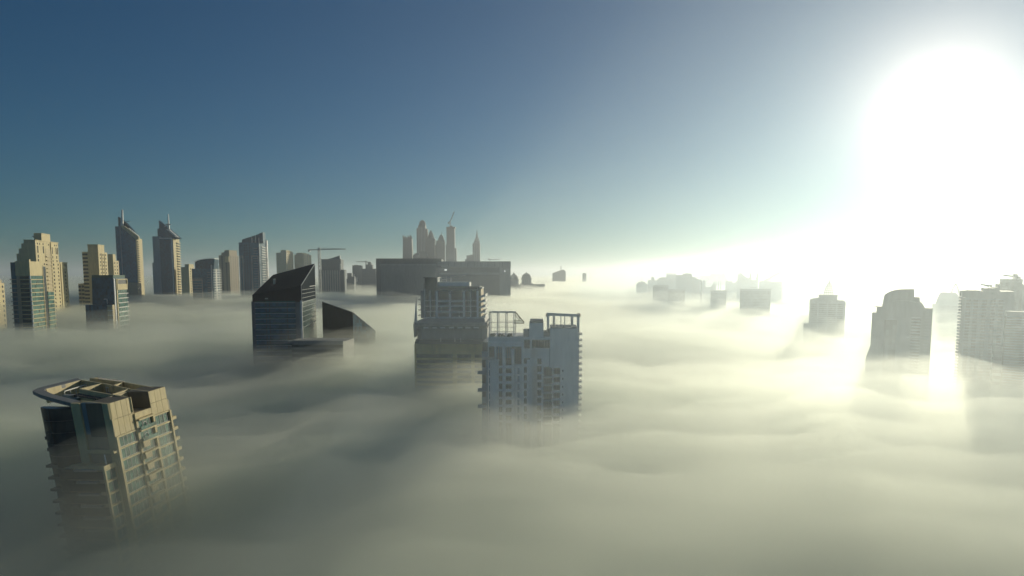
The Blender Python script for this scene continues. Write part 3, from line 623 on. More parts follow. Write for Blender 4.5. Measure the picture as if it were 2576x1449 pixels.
# ================= the two slab buildings =================
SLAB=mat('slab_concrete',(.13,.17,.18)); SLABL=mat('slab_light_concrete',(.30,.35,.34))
def slab_left():
    T=Tower('slab_building','broad grey slab building with fine vertical ribs, left and slightly farther of the overlapping pair','office building',Z5,1560,106,950,None,656,yaw=0,depth=40,group='pair of ribbed slab buildings')
    u,z=T.u,T.z; T.part('wall',MB().box(0,T.w,0,40,0,z(664)).box(0,T.w,0,1,z(665),T.zt+.5),SLAB)
    T.part('parapet',MB().box(-.8,T.w+.3,-1.2,.2,z(664),z(655)),HAZEW); T.part('frieze',MB().box(u(150),u(884),-.7,.1,z(756),z(722)),SLABL)
    T.part('pier',MB().box(-.5,u(150),-.9,.1,0,z(666)),SLAB)
    T.part('window_wall',MB().box(u(152),T.w-1,-.25,.1,0,z(758)),HAZEW)
    T.many('rib',[(u(x)-1.05,u(x)+1.05,-1.5,-.2,0,z(757)) for x in range(166,884,15)],SLABL)
slab_left()
def slab_right():
    T=Tower('slab_building','broad grey slab building with pale top band, right and nearer of the overlapping pair','office building',Z5,1480,888,1845,None,690,yaw=0.6,depth=40,group='pair of ribbed slab buildings')
    u,z=T.u,T.z; T.part('wall',MB().box(0,T.w,0,40,0,T.zt-1),SLAB)
    T.part('top_band',MB().box(u(948),T.w+.3,-1.3,.3,z(768),T.zt),SLABL); T.part('top_band',MB().box(0,u(947),-1.1,.3,z(745),z(698)),SLABL)
    for x in (1040,1120,1205,1290,1375,1460,1550,1640,1740): T.part('panel_joint',MB().box(u(x)-.5,u(x)+.5,-1.5,-1.3,z(765),z(700)),SLAB)
    T.part('frieze',MB().box(u(925),u(1700),-.8,.1,z(862),z(836)),SLABL)
    T.part('pier',MB().box(u(1702),T.w,-1.0,.1,0,z(770)),SLABL)
    T.part('pier',MB().box(0,u(924),-.9,.1,0,z(770)),HAZEW)
    T.part('window_wall',MB().box(u(926),u(1700),-.3,.1,0,z(863)),HAZEW)
    T.many('rib',[(u(x)-1.3,u(x)+1.3,-1.6,-.2,0,z(862)) for x in range(940,1700,19)],SLAB)
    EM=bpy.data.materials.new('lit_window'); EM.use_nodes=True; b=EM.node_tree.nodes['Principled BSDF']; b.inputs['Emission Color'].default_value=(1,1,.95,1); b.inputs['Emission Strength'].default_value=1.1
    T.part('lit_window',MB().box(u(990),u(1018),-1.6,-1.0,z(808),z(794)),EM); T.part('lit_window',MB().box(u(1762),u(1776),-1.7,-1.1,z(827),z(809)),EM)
    T.part('roof_hoist',MB().box(u(1574),u(1580),4,6,T.zt-2,z(660)).box(u(1555),u(1702),4,6,z(668),z(662)).box(u(1552),u(1572),3,7,z(670),z(655)),METAL)
    T.part('lightning_rod',MB().bar((T.w-1,1,T.zt-2),(T.w-1,1,z(690)),.4),METAL)
slab_right()
# ================= domed far buildings right of the slab =================
def domes():
    for lab,x0,x1,yt,yd,d in (('faint domed tower half hidden behind the right edge of the slab building',1060,1150,130,62,2500),('small domed tower with finial standing alone just right of the slab building',1180,1275,118,60,2600)):
        T=Tower('domed_tower',lab,'tower',Z6,d,x0,x1,None,yt,yaw=0,depth=35,group='domed towers beyond the slab')
        u,z=T.u,T.z; w=T.w
        T.part('wall',MB().box(0,w,0,35,0,T.zt).box(-6,w+6,-3,38,0,z(yt+45)),FAR)
        T.part('cornice',MB().box(-1.5,w+1.5,-1.5,36,T.zt-1,T.zt+2),FAR)
        dm=T.part('dome',MB().lathe(w/2,17,[(w*.46,T.zt+1),(w*.47,z(yt-18)),(w*.40,z(yt-36)),(w*.22,z(yt-50)),(w*.04,z(yd))],20),FAR)
        T.part('finial',MB().lathe(w/2,17,[(1.6,z(yd)-1),(.4,z(yd-12))],8),FAR,parent=dm)
        T.many('pier',[(c-1.2,c+1.2,-1.2,.2,0,T.zt-2) for c in even(0,w,5)],GREYW)
    T=simple('low_block','long low flat block lying on the fog right of the small domed tower','building',Z6,2600,1283,1405,172,FAR)
    slabs(T,180,210,3,GREYW)
    T=Tower('spiked_block','pale distant block with roof spike floating above the fog right of the domed towers','building',Z6,4200,1485,1608,None,62,yaw=0,depth=60)
    u,z=T.u,T.z
    T.part('wall',MB().slab([(0,0),(T.w,0),(T.w,z(48)),(u(1590),z(28)),(u(1555),z(38)),(0,z(62))],0,60),FAR); T.part('spike',MB().bar((u(1563),10,z(45)),(u(1563),10,z(-8)),2),FAR)
    T.part('recess',MB().box(u(1552),u(1563),-2,1,0,z(50)),HAZEW)
    T=simple('pale_block','smallest and palest distant block, alone above the fog left of the sunlit cluster','building',Z6,4500,1775,1808,68,FAR,steps=((1778,1800,62),)); slabs(T,75,120,5,GREYW)
domes()
# ================= middle tower with glazed penthouse =================
def penthouse_tower():
    T=Tower('penthouse_tower','large round-corniced tower with gridded glass penthouse and needle fin, in the centre','apartment tower',Z6,430,238,762,None,232,yaw=-1,depth=34)
    u,z=T.u,T.z; w=T.w
    zc=z(545); zt=T.zt
    T.part('glass_box',MB().box(.4,w-.4,.5,33,z(500),zt-.2),GD)
    for x0,x1,y in ((345,365,235),(475,493,262),(610,628,235),(742,762,235),(236,243,215)): T.part('pier',MB().box(u(x0),u(x1),-.5,.6,z(495),z(y)),PALE)
    T.part('pier_cap',MB().box(u(476),u(492),-.55,.5,z(252),z(232)),PALE)
    for y in (328,382,433): 
        T.part('transom',MB().box(0,u(345),-.2,.55,z(y+5),z(y)),PALE); T.part('transom',MB().box(u(628),u(742),-.2,.55,z(y+5),z(y)),PALE)
    for y0,y1 in ((328,342),(377,392),(432,446),(487,497)): T.part('floor_slab',MB().box(u(365.3),u(609.7),-.35,.55,z(y1),z(y0)),PALE)
    for x in (292,684): T.part('mullion',MB().box(u(x)-.28,u(x)+.28,-.3,.55,z(490),z(232)),PALE)
    for x,y0,y1 in ((398,392,430),(572,450,487)): T.part('mullion',MB().box(u(x)-.3,u(x)+.3,-.2,.55,z(y1),z(y0)),PALE)
    for y in (345,400,452): T.part('glass_rail',MB().box(u(366),u(609),-.3,-.2,z(y+22),z(y+2)),GW)
    T.part('sill_band',MB().box(-.5,w+.3,-.4,.9,z(500),z(489)),PALE)
    T.part('side_pier',MB().box(-2.6,.3,.7,20,z(500),z(232)),CONC)
    for q in floors(z(268),z(480),(z(268)-z(470))/4): T.part('balcony',MB().box(-4.4,-2.6,1,5,q-.4,q),CONC)
    for q in floors(z(275),z(500),(z(275)-z(480))/4.0):
        T.part('balcony',MB().hull([(w+.2,.5,q-1.6),(w+4.2,.5,q-1.0),(w+4.2,26,q-1.0),(w+.2,26,q-1.6)],[(w+.2,.5,q-.9),(w+4.2,.5,q+.6),(w+4.2,26,q+.6),(w+.2,26,q-.9)]),BAL)
    T.part('side_wall',MB().box(w-.3,w+1.4,1.5,30,z(500),zt+2),CREAM2)
    # roof plant
    T.part('plant_room',MB().box(u(240),u(358),.7,15,zt-1,z(108)),GD); T.part('roof_rim',MB().box(u(226),u(366),0,16,z(110),z(103)),DARK); T.part('plant_post',MB().box(u(356),u(364),.3,1.2,zt-1,z(104)),CONC)
    T.part('side_panel',MB().box(u(228),u(240),.4,6,zt-4,z(160)),CONC)
    T.part('plant_room',MB().box(u(366),u(672),2,16,zt-.5,z(150)),PALE); T.part('plant_end',MB().box(u(653),u(673),1.6,2.2,z(190),z(147)),WHITE)
    T.part('canopy',MB().box(u(360),u(770),.2,22,z(205),z(192)).box(u(358),u(752),.1,24,z(222),z(208)),DARK)
    T.part('canopy_frame',MB().bar((u(400),6,z(106)),(u(630),6,z(86)),.25).bar((u(484),6,z(150)),(u(484),6,z(92)),.3).bar((u(440),6,z(150)),(u(440),6,z(95)),.2).bar((u(395),4,z(150)),(u(395),4,z(100)),.25).bar((u(395),4,z(128)),(u(480),6,z(112)),.2),STEEL)
    m=MB()
    for x,y in ((640,215),(680,213),(700,222),(735,221),(770,205),(790,208),(785,200)): m.box(u(x)-.5,u(x)+.5,1,2,z(y+8),z(y-5))
    T.part('roof_equipment',m,STEEL)
    T.part('penthouse_eave',MB().box(u(755),u(798),.5,20,z(212),z(203)),METAL)
    # terrace skirt and cornice
    ul,ur=u(145),u(852)
    T.part('terrace_skirt',MB().hull([(ul+3,-9,z(546)),(ur-1,-9,z(546)),(ur-1,38,z(546)),(ul+3,38,z(546))],[(u(252),-1.5,z(500)),(u(820),-1.5,z(500)),(u(820),36,z(500)),(u(252),36,z(500))]),CONC)
    def rr(x0,x1,y0,y1,c,z_):
        return [(x0+c,y0,z_),(x1-c,y0,z_),(x1,y0+c,z_),(x1,y1,z_),(x0,y1,z_),(x0,y0+c,z_)]
    a=z(545,None,-10);
    T.part('cornice',MB().hull(rr(ul+1.5,ur-1.5,-8.5,38,4,z(612,None,-10)),rr(ul,ur,-11,38,4,z(572,None,-10))).hull(rr(ul,ur,-11,38,4,z(571,None,-10)),rr(ul,ur,-11,38,4,a)),CONC)
    T.many('bright_opening_panel',[(u(x),u(x+50),-11.25,-10.9,z(599,None,-11),z(586,None,-11)) for x in (248,330,405,490,570,645,725)],WHITE)  # white panels painted in for the bright openings of the cornice
    b=z(708,None,-8)
    T.part('attic',MB().hull(rr(u(172),u(850),-7.5,37,3,b),rr(u(180),u(850),-7.5,37,3,z(600,None,-8))),CONC)
    T.part('ledge',MB().hull(rr(u(152),u(852),-10,37,3,z(748,None,-8)),rr(u(165),u(852),-10,37,3,z(706,None,-8))),DARK)
    for x in (410,545,600): T.part('roof_lamp',MB().bar((u(x),-10.1,z(730,None,-10)),(u(x),-10.1,z(690,None,-10)),.2),STEEL)
    T.part('shaft',MB().box(u(156),u(852),-9,36,0,z(746,None,-9)),BRICK)
    m=MB(); 
    for y in range(756,800,9): m.box(u(158)-.2,u(851),-9.25,-8.9,z(y+4,None,-9),z(y,None,-9))
    T.part('moulding',m,BRICK)
    for x0,x1 in ((522,560),(700,730),(840,852),(156,172)): T.part('pilaster',MB().box(u(x0),u(x1),-9.7,-8.8,0,z(802,None,-9)),BRICK)
    zz=floors(z(850,None,-9),ZB,(z(850,None,-9)-z(1000,None,-9))/3)
    for q in zz:
        for x0,x1 in ((176,520),(562,698),(732,838)):
            T.part('window',MB().box(u(x0),u(x1),-9.12,-8.8,q-2.2,q),GW); T.part('balcony',MB().box(u(x0)-.2,u(x1)+.2,-9.9,-9.0,q-3.6,q-2.3),BRICK)
    f=u(162)
    T.part('needle_fin',MB().hull([(u(148),-8,z(600,None,-8)),(u(182),-8,z(600,None,-8)),(u(182),-7,z(600,None,-8)),(u(148),-7,z(600,None,-8))],[(u(174),-7.6,z(292,None,-8)),(u(177),-7.6,z(292,None,-8)),(u(177),-7.3,z(292,None,-8)),(u(174),-7.3,z(292,None,-8))]),STEEL)
    T.part('bracket',MB().hull([(u(150),-7.5,z(690,None,-8)),(u(156),-7.5,z(690,None,-8)),(u(156),2,z(690,None,-8)),(u(150),2,z(690,None,-8))],[(u(147),-9.5,z(560,None,-8)),(u(185),-9.5,z(560,None,-8)),(u(185),2,z(560,None,-8)),(u(147),2,z(560,None,-8))]),CONC)
penthouse_tower()
# ================= white apartment tower with roof pergolas =================
def white_tower():
    T=Tower('apartment_tower','white apartment block with two open roof pergola frames and square windows, nearest in the centre','apartment tower',Z6,330,850,1728,None,690,yaw=-3,depth=26)
    u,z=T.u,T.z; w=T.w
    # main wall is built of bays so that windows sit in real recesses
    zr=z(690)
    T.part('core',MB().box(u(796),w-.4,1.6,26,0,z(740)),GW)
    T.part('wall',MB().box(u(856),u(1200),1.2,25.9,z(745),zr),PALE)
    def col(x0,x1,y0=None,v=0,m=PALE,name='pier'): T.part(name,MB().box(u(x0),u(x1),v,1.9,0,z(y0) if y0 else zr),m)
    col(850,862,735); col(918,936,740); col(992,1024,770); col(1082,1110,800); col(1178,1203,690); col(1262,1282,712)
    col(862,917.8,905,.25); col(936.2,958,905,.2); 
    col(1113,1178,955,.15); col(1262.2,1334,795,.1); col(1373,1394,795,.12)
    T.part('wall',MB().box(u(1282.2),u(1372.8),.1,1.9,z(895),z(792)).box(u(1373),u(1452),.14,1.9,z(978),z(795)),PALE)
    T.part('top_beam',MB().box(u(850),u(1178),-.05,1.8,z(780),z(736)).box(u(1203.2),u(1454),-.1,1.8,z(712),z(688)),PALE)
    T.part('roof_slab',MB().box(u(856),u(1455),.5,25,z(700),z(686)),PALE)
    T.part('wall_panel',MB().box(u(1204),u(1261),.3,1.7,z(892),z(798)),PALE)
    # big right block and stair tower
    T.part('upper_block',MB().box(u(1455),w,-.3,24,z(985),z(600)),PALE); T.part('block_rim',MB().box(u(1462),u(1722),1,22,z(601),z(594)),DARK)
    T.part('wall',MB().box(u(1555.4),w-.02,-.25,1.9,0,z(985.2)),PALE)
    T.part('stair_tower',MB().box(u(1252),u(1392),1.5,14,z(700),z(545)),PALE); T.part('block_rim',MB().box(u(1260),u(1386),1.2,13,z(546),z(522)),DARK)
    T.part('upper_block',MB().box(u(1196),u(1251.8),2,12,z(700),z(622)),CONC); T.part('upper_block',MB().box(u(1392.2),u(1454.8),3,12,z(700),z(640)),CONC)
    for x,y in ((1400,632),(1412,640),(1425,628),(1210,618)): T.part('roof_tank',MB().lathe(u(x),6,[(.9,z(y+25)),(.9,z(y)),(.2,z(y-5))],10),STEEL)
    T.part('roof_vent',MB().box(u(1432),u(1455),2.5,8,z(645),z(612)),DARK)
    # windows
    def win(x0,x1,y0,y1,m=GD,v=1.2,bars=1,sill=True):
        o=T.part('window',MB().box(u(x0),u(x1),v,v+.3,z(y1),z(y0)),m)
        f=MB()
        for q in range(1,bars+1): c=u(x0)+(u(x1)-u(x0))*q/(bars+1); f.box(c-.06,c+.06,v-.06,v,z(y1),z(y0))
        f.box(u(x0),u(x1),v-.05,v,z(y1),z(y1)+.1).box(u(x0),u(x1),v-.05,v,z(y0)-.1,z(y0))
        T.part('frame',f,METAL,parent=o)
    win(862.2,917.8,780,900,GD,1.1,2); win(936.2,991.8,780,895,GB,1.3,2); win(1024.2,1081.8,780,895,GB,1.2,2)
    win(1110.2,1177.8,800,945,GD,1.1,2); win(1203.2,1261.8,712,772,GW,.8); win(1282.2,1371,712,790,GD,.8,2); win(1375.2,1454,712,790,GD,.7,2)
    win(1203.3,1261.7,895,948,GD,.8)
    rows=[(915,970),(988,1045),(1065,1122),(1142,1200),(1218,1276),(1294,1350),(1370,1425),(1446,1500)]
    for i,(a,b) in enumerate(rows):
        c=(rows[i+1][0] if i+1<len(rows) else b+20)
        # solid parts between the windows of each column
        def sp(x0,x1,y0,y1,v=.25): T.part('spandrel',MB().box(u(x0),u(x1),v,1.9,z(y1),z(y0)),PALE)
        win(958,992,a,b,GD,.9); sp(958.1,991.9,b,c,.2)
        if i>0: win(1194.2+9,1230,a-10,b-8,GD,.9); sp(1203.2,1230,b-8,c-10,.3)
        sp(1230.2,1262,a-10,c-10,.12)
        if i==0: sp(1203.2,1230,948,978,.3)
        win(1334.2,1372.8,a-18,b-18,GD,.9); sp(1334.1,1372.9,b-18,c-18,.2)
        sp(1282.2,1334,a-20,c-20,.1) if i>0 else None
        # balcony bays
        win(1026,1108,a+5,b,GW,1.5,2); 
        T.part('balcony',MB().box(u(1026),u(1110),-.9,1.4,z(c+3),z(c-8)).box(u(1026),u(1110),-.9,-.75,z(c-8),z(c-30)),PALE)
        if i>0:
            win(1394.2,1474,a+8,b+4,GW,1.3,2); T.part('balcony',MB().box(u(1392),u(1476),-.6,1.5,z(c+14),z(c+5)),WHITE)
            win(1492,1552,a+10,b+4,GD,.9,1); T.part('spandrel',MB().box(u(1492),u(1552),.05,1.9,z(c+9),z(b+4)),PALE)
            T.part('vent',MB().box(u(1575),u(1588),-.32,-.2,z(a+32),z(a+14)),GW)
        if i>0: T.part('louvre_panel',MB().box(u(1140),u(1160),.0,.2,z(b),z(a)),GREYW)
        T.part('louvre_panel',MB().box(u(852),u(872),.1,.3,z(b+20),z(a+20)),GREYW)
    T.part('pier',MB().box(u(1476.2),u(1491.8),-.1,1.9,0,z(985.1)),PALE)
    # left set-back bay with plate balconies
    T.part('side_bay',MB().box(u(792),u(850)-.02,.8,18,0,z(830)),GREYW)
    for a,b in ((905,985),(1060,1140),(1205,1275),(1340,1400)): T.part('window',MB().box(u(796),u(828),.55,.9,z(b),z(a)),GD)
    for y in (1020,1190,1350): T.part('balcony',MB().box(u(752),u(840),-1.2,6,z(y+28),z(y+14)).box(u(754),u(838),-1.15,-1.0,z(y+14),z(y-6)),GREYW)
    T.part('terrace_rail',MB().box(u(800),u(918),-1.2,-1.05,z(905),z(880)),METAL)
    # sunlit right side
    T.part('side_wall',MB().box(w-.4,w+.6,.5,25,0,z(640)),WHITE)
    for q in floors(z(660),ZB,2.9): T.part('balcony',MB().box(w+.6,w+2.2,3,9,q-.5,q+.3),BAL)
    # planters on the roof terrace
    rr=random.Random(3)
    for x in (880,905,960,995,1055,1075): 
        m=MB(); c=u(x)
        for k in range(26):
            a=rr.random()*6.28; r=rr.random()*1.2; h=rr.random()*1.5; s=.25
            m.box(c+r*math.cos(a)-s,c+r*math.cos(a)+s,3+r*math.sin(a)-s,3+r*math.sin(a)+s,zr-.3+h,zr-.3+h+s*2)
        T.part('roof_shrub',m,mat('shrub_leaves',(.03,.05,.03)))
    m=MB(); 
    for x in (1130,1145,1160,1180): m.box(u(x),u(x+8),2,3,zr-.3,z(676))
    T.part('roof_furniture',m,STEEL)
    # pergola on the left: four double posts, ring beam, cross bars, truss
    def post(x,y0,y1,v,wd=9,m=STEEL,par=None): return MB().box(u(x-wd/2,v),u(x+wd/2,v),v,v+.8,z(y1),z(y0,None,v))
    p1=T.part('pergola',MB().box(u(862),u(1120),1,2,z(452),z(440)).box(u(880,12),u(1125,12),12,13,z(446,None,12),z(434,None,12)),STEEL)
    for x in (868,945,1028,1105): T.part('post',post(x,452,690,1),STEEL,parent=p1); T.part('post',post(x+16,448,690,12,7),STEEL,parent=p1)
    for x in (868,945,1028,1105): T.part('crossbeam',MB().hull([(u(x-6),2,z(462)),(u(x+2),2,z(462)),(u(x+18,12),12,z(450,None,12)),(u(x+10,12),12,z(450,None,12))],[(u(x-4),2,z(440)),(u(x+4),2,z(440)),(u(x+26,12),12,z(434,None,12)),(u(x+18,12),12,z(434,None,12))]),WHITE,parent=p1)
    for y in (545,590,632): T.part('crossbar',MB().box(u(868),u(1110),1.2,1.6,z(y+5),z(y)),STEEL,parent=p1)
    for y in (530,655): T.part('crossbar',MB().box(u(955,12),u(1115,12),12.2,12.6,z(y+4,None,12),z(y,None,12)),STEEL,parent=p1)
    a=(u(1118),1.5); 
    T.part('truss',MB().bar((u(1118),1.5,z(445)),(u(1203),1.5,z(545)),.25).bar((u(1110),1.5,z(530)),(u(1203),1.5,z(532)),.25).bar((u(1110),1.5,z(550)),(u(1203),1.5,z(552)),.3).bar((u(1140),1.5,z(460)),(u(1165),1.5,z(530)),.15).bar((u(1118),1.5,z(470)),(u(1160),1.5,z(535)),.15),CREAM2,parent=p1)
    p2=T.part('pergola',MB().hull([(u(1424),4,z(478)),(u(1745),4,z(496)),(u(1745),5,z(496)),(u(1424),5,z(478))],[(u(1424),4,z(452)),(u(1745),4,z(468)),(u(1745),5,z(468)),(u(1424),5,z(452))]).box(u(1440,14),u(1742,14),14,15,z(480,None,14),z(466,None,14)),WHITE)
    for x,wd,v in ((1436,22,4),(1492,22,14),(1560,8,14),(1597,8,14),(1668,26,14),(1728,26,4)): T.part('post',post(x,475,690,v,wd),WHITE,parent=p2)
    for x in (1430,1740): T.part('crossbeam',MB().box(u(x)-.8,u(x)+.8,5,14,z(492),z(470)),CREAM2,parent=p2)
    T.part('mast',MB().bar((u(1742),5,z(470)),(u(1742),5,z(458)),.3),DARK,parent=p2)
    T.part('lightning_rod',MB().bar((u(1589),4,z(600)),(u(1589),4,z(572)),.2),DARK)
white_tower()
# ================= pale backlit cluster right of centre =================
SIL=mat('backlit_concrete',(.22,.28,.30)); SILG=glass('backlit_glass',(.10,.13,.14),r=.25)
def cl(name,label,cat,xl,xr,yt,d,steps=(),depth=30,yaw=0,n=8,y1=None,bands=True):
    T=simple(name,label,cat,Z7,d,xl,xr,yt,SIL,yaw=yaw-15,depth=depth,steps=steps)
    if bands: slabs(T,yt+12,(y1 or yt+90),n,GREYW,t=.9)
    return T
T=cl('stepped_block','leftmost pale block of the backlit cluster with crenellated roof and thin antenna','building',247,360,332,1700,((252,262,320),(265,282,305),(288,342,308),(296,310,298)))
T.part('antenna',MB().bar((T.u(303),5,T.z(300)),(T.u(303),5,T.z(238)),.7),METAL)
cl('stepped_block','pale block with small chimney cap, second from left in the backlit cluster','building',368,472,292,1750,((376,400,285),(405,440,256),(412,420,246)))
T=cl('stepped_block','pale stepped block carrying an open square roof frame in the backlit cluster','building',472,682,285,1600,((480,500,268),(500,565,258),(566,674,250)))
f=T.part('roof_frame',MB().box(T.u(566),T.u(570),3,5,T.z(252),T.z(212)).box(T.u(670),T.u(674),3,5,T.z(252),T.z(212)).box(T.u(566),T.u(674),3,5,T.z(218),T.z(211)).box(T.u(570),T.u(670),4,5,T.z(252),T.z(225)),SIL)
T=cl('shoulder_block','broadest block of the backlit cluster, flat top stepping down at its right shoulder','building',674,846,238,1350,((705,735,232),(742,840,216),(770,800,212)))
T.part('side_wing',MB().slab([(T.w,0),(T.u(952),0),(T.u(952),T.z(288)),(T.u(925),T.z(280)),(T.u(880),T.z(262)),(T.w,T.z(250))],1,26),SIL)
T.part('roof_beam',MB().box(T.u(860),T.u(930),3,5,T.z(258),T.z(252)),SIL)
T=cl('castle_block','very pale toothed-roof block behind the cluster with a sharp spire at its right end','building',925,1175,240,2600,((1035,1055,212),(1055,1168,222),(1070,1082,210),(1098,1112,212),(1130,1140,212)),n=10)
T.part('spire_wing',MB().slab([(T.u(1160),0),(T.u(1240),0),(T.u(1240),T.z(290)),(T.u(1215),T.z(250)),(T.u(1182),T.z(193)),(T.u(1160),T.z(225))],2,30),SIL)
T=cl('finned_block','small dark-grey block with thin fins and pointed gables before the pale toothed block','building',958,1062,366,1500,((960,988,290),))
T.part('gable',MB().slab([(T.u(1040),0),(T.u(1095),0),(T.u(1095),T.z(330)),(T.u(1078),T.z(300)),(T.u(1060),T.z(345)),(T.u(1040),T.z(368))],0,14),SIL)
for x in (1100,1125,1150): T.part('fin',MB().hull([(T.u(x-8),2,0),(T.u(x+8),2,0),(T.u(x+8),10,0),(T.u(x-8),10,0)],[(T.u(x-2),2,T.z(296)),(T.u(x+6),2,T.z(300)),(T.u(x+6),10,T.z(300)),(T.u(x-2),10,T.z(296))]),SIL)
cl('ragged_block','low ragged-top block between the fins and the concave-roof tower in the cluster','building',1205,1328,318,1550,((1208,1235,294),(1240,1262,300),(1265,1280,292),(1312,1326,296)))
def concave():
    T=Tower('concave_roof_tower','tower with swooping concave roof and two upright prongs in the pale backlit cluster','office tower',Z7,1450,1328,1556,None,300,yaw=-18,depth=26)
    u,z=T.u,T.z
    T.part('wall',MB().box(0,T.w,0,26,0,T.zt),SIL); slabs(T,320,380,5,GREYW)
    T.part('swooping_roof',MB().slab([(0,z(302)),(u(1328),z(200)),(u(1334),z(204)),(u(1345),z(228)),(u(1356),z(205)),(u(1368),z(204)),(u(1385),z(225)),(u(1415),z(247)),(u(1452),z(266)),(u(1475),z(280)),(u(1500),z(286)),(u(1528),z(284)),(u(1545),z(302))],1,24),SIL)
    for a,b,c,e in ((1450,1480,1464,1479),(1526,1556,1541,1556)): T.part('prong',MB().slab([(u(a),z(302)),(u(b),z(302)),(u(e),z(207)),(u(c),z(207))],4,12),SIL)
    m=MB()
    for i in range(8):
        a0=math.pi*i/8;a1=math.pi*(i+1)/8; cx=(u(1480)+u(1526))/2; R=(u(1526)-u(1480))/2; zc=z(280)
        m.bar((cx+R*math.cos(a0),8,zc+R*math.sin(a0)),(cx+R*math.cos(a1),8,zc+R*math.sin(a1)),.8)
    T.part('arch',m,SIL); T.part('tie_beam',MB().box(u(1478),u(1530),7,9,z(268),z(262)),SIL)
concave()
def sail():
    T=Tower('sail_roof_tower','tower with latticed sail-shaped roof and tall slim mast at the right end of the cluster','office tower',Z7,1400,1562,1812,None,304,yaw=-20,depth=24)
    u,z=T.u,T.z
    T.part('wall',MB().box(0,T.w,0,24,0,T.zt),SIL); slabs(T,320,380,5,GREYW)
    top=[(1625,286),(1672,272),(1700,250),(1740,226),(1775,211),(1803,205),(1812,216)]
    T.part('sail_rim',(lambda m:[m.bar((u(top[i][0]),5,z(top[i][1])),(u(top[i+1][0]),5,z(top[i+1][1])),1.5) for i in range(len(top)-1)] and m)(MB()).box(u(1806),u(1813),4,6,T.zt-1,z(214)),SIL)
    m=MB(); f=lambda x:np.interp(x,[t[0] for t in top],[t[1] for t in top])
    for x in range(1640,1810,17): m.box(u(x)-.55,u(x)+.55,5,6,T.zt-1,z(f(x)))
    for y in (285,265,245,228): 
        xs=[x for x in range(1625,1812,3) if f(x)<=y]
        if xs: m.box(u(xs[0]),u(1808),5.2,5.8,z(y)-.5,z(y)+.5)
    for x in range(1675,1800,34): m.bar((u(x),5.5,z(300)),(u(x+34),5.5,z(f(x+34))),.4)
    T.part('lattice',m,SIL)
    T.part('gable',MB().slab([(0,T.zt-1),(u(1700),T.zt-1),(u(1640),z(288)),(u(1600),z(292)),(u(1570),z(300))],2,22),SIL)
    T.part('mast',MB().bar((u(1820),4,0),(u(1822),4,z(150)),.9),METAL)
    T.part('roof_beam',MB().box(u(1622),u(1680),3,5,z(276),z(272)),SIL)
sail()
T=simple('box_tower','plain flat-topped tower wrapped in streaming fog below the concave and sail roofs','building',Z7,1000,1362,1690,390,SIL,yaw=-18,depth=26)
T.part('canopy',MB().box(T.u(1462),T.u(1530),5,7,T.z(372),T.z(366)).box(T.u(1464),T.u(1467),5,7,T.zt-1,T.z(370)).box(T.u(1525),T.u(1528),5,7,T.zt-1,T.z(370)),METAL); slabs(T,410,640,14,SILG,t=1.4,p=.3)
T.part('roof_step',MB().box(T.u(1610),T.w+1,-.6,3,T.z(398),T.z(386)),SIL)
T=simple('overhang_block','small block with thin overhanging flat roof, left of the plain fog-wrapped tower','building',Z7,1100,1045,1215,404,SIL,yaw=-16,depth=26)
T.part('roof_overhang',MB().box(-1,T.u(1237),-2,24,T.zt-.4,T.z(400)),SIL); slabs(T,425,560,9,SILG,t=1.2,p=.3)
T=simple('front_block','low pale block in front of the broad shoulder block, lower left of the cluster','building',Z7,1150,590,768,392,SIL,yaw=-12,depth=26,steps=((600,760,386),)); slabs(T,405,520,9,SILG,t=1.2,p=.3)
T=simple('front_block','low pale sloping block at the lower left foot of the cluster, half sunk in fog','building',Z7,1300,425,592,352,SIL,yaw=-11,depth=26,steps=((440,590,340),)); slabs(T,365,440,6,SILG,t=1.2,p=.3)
T=simple('white_post_block','slim pale chimney-like shaft beside the right shoulder of the broad cluster block','chimney',Z7,1180,941,959,300,PALE,depth=4)
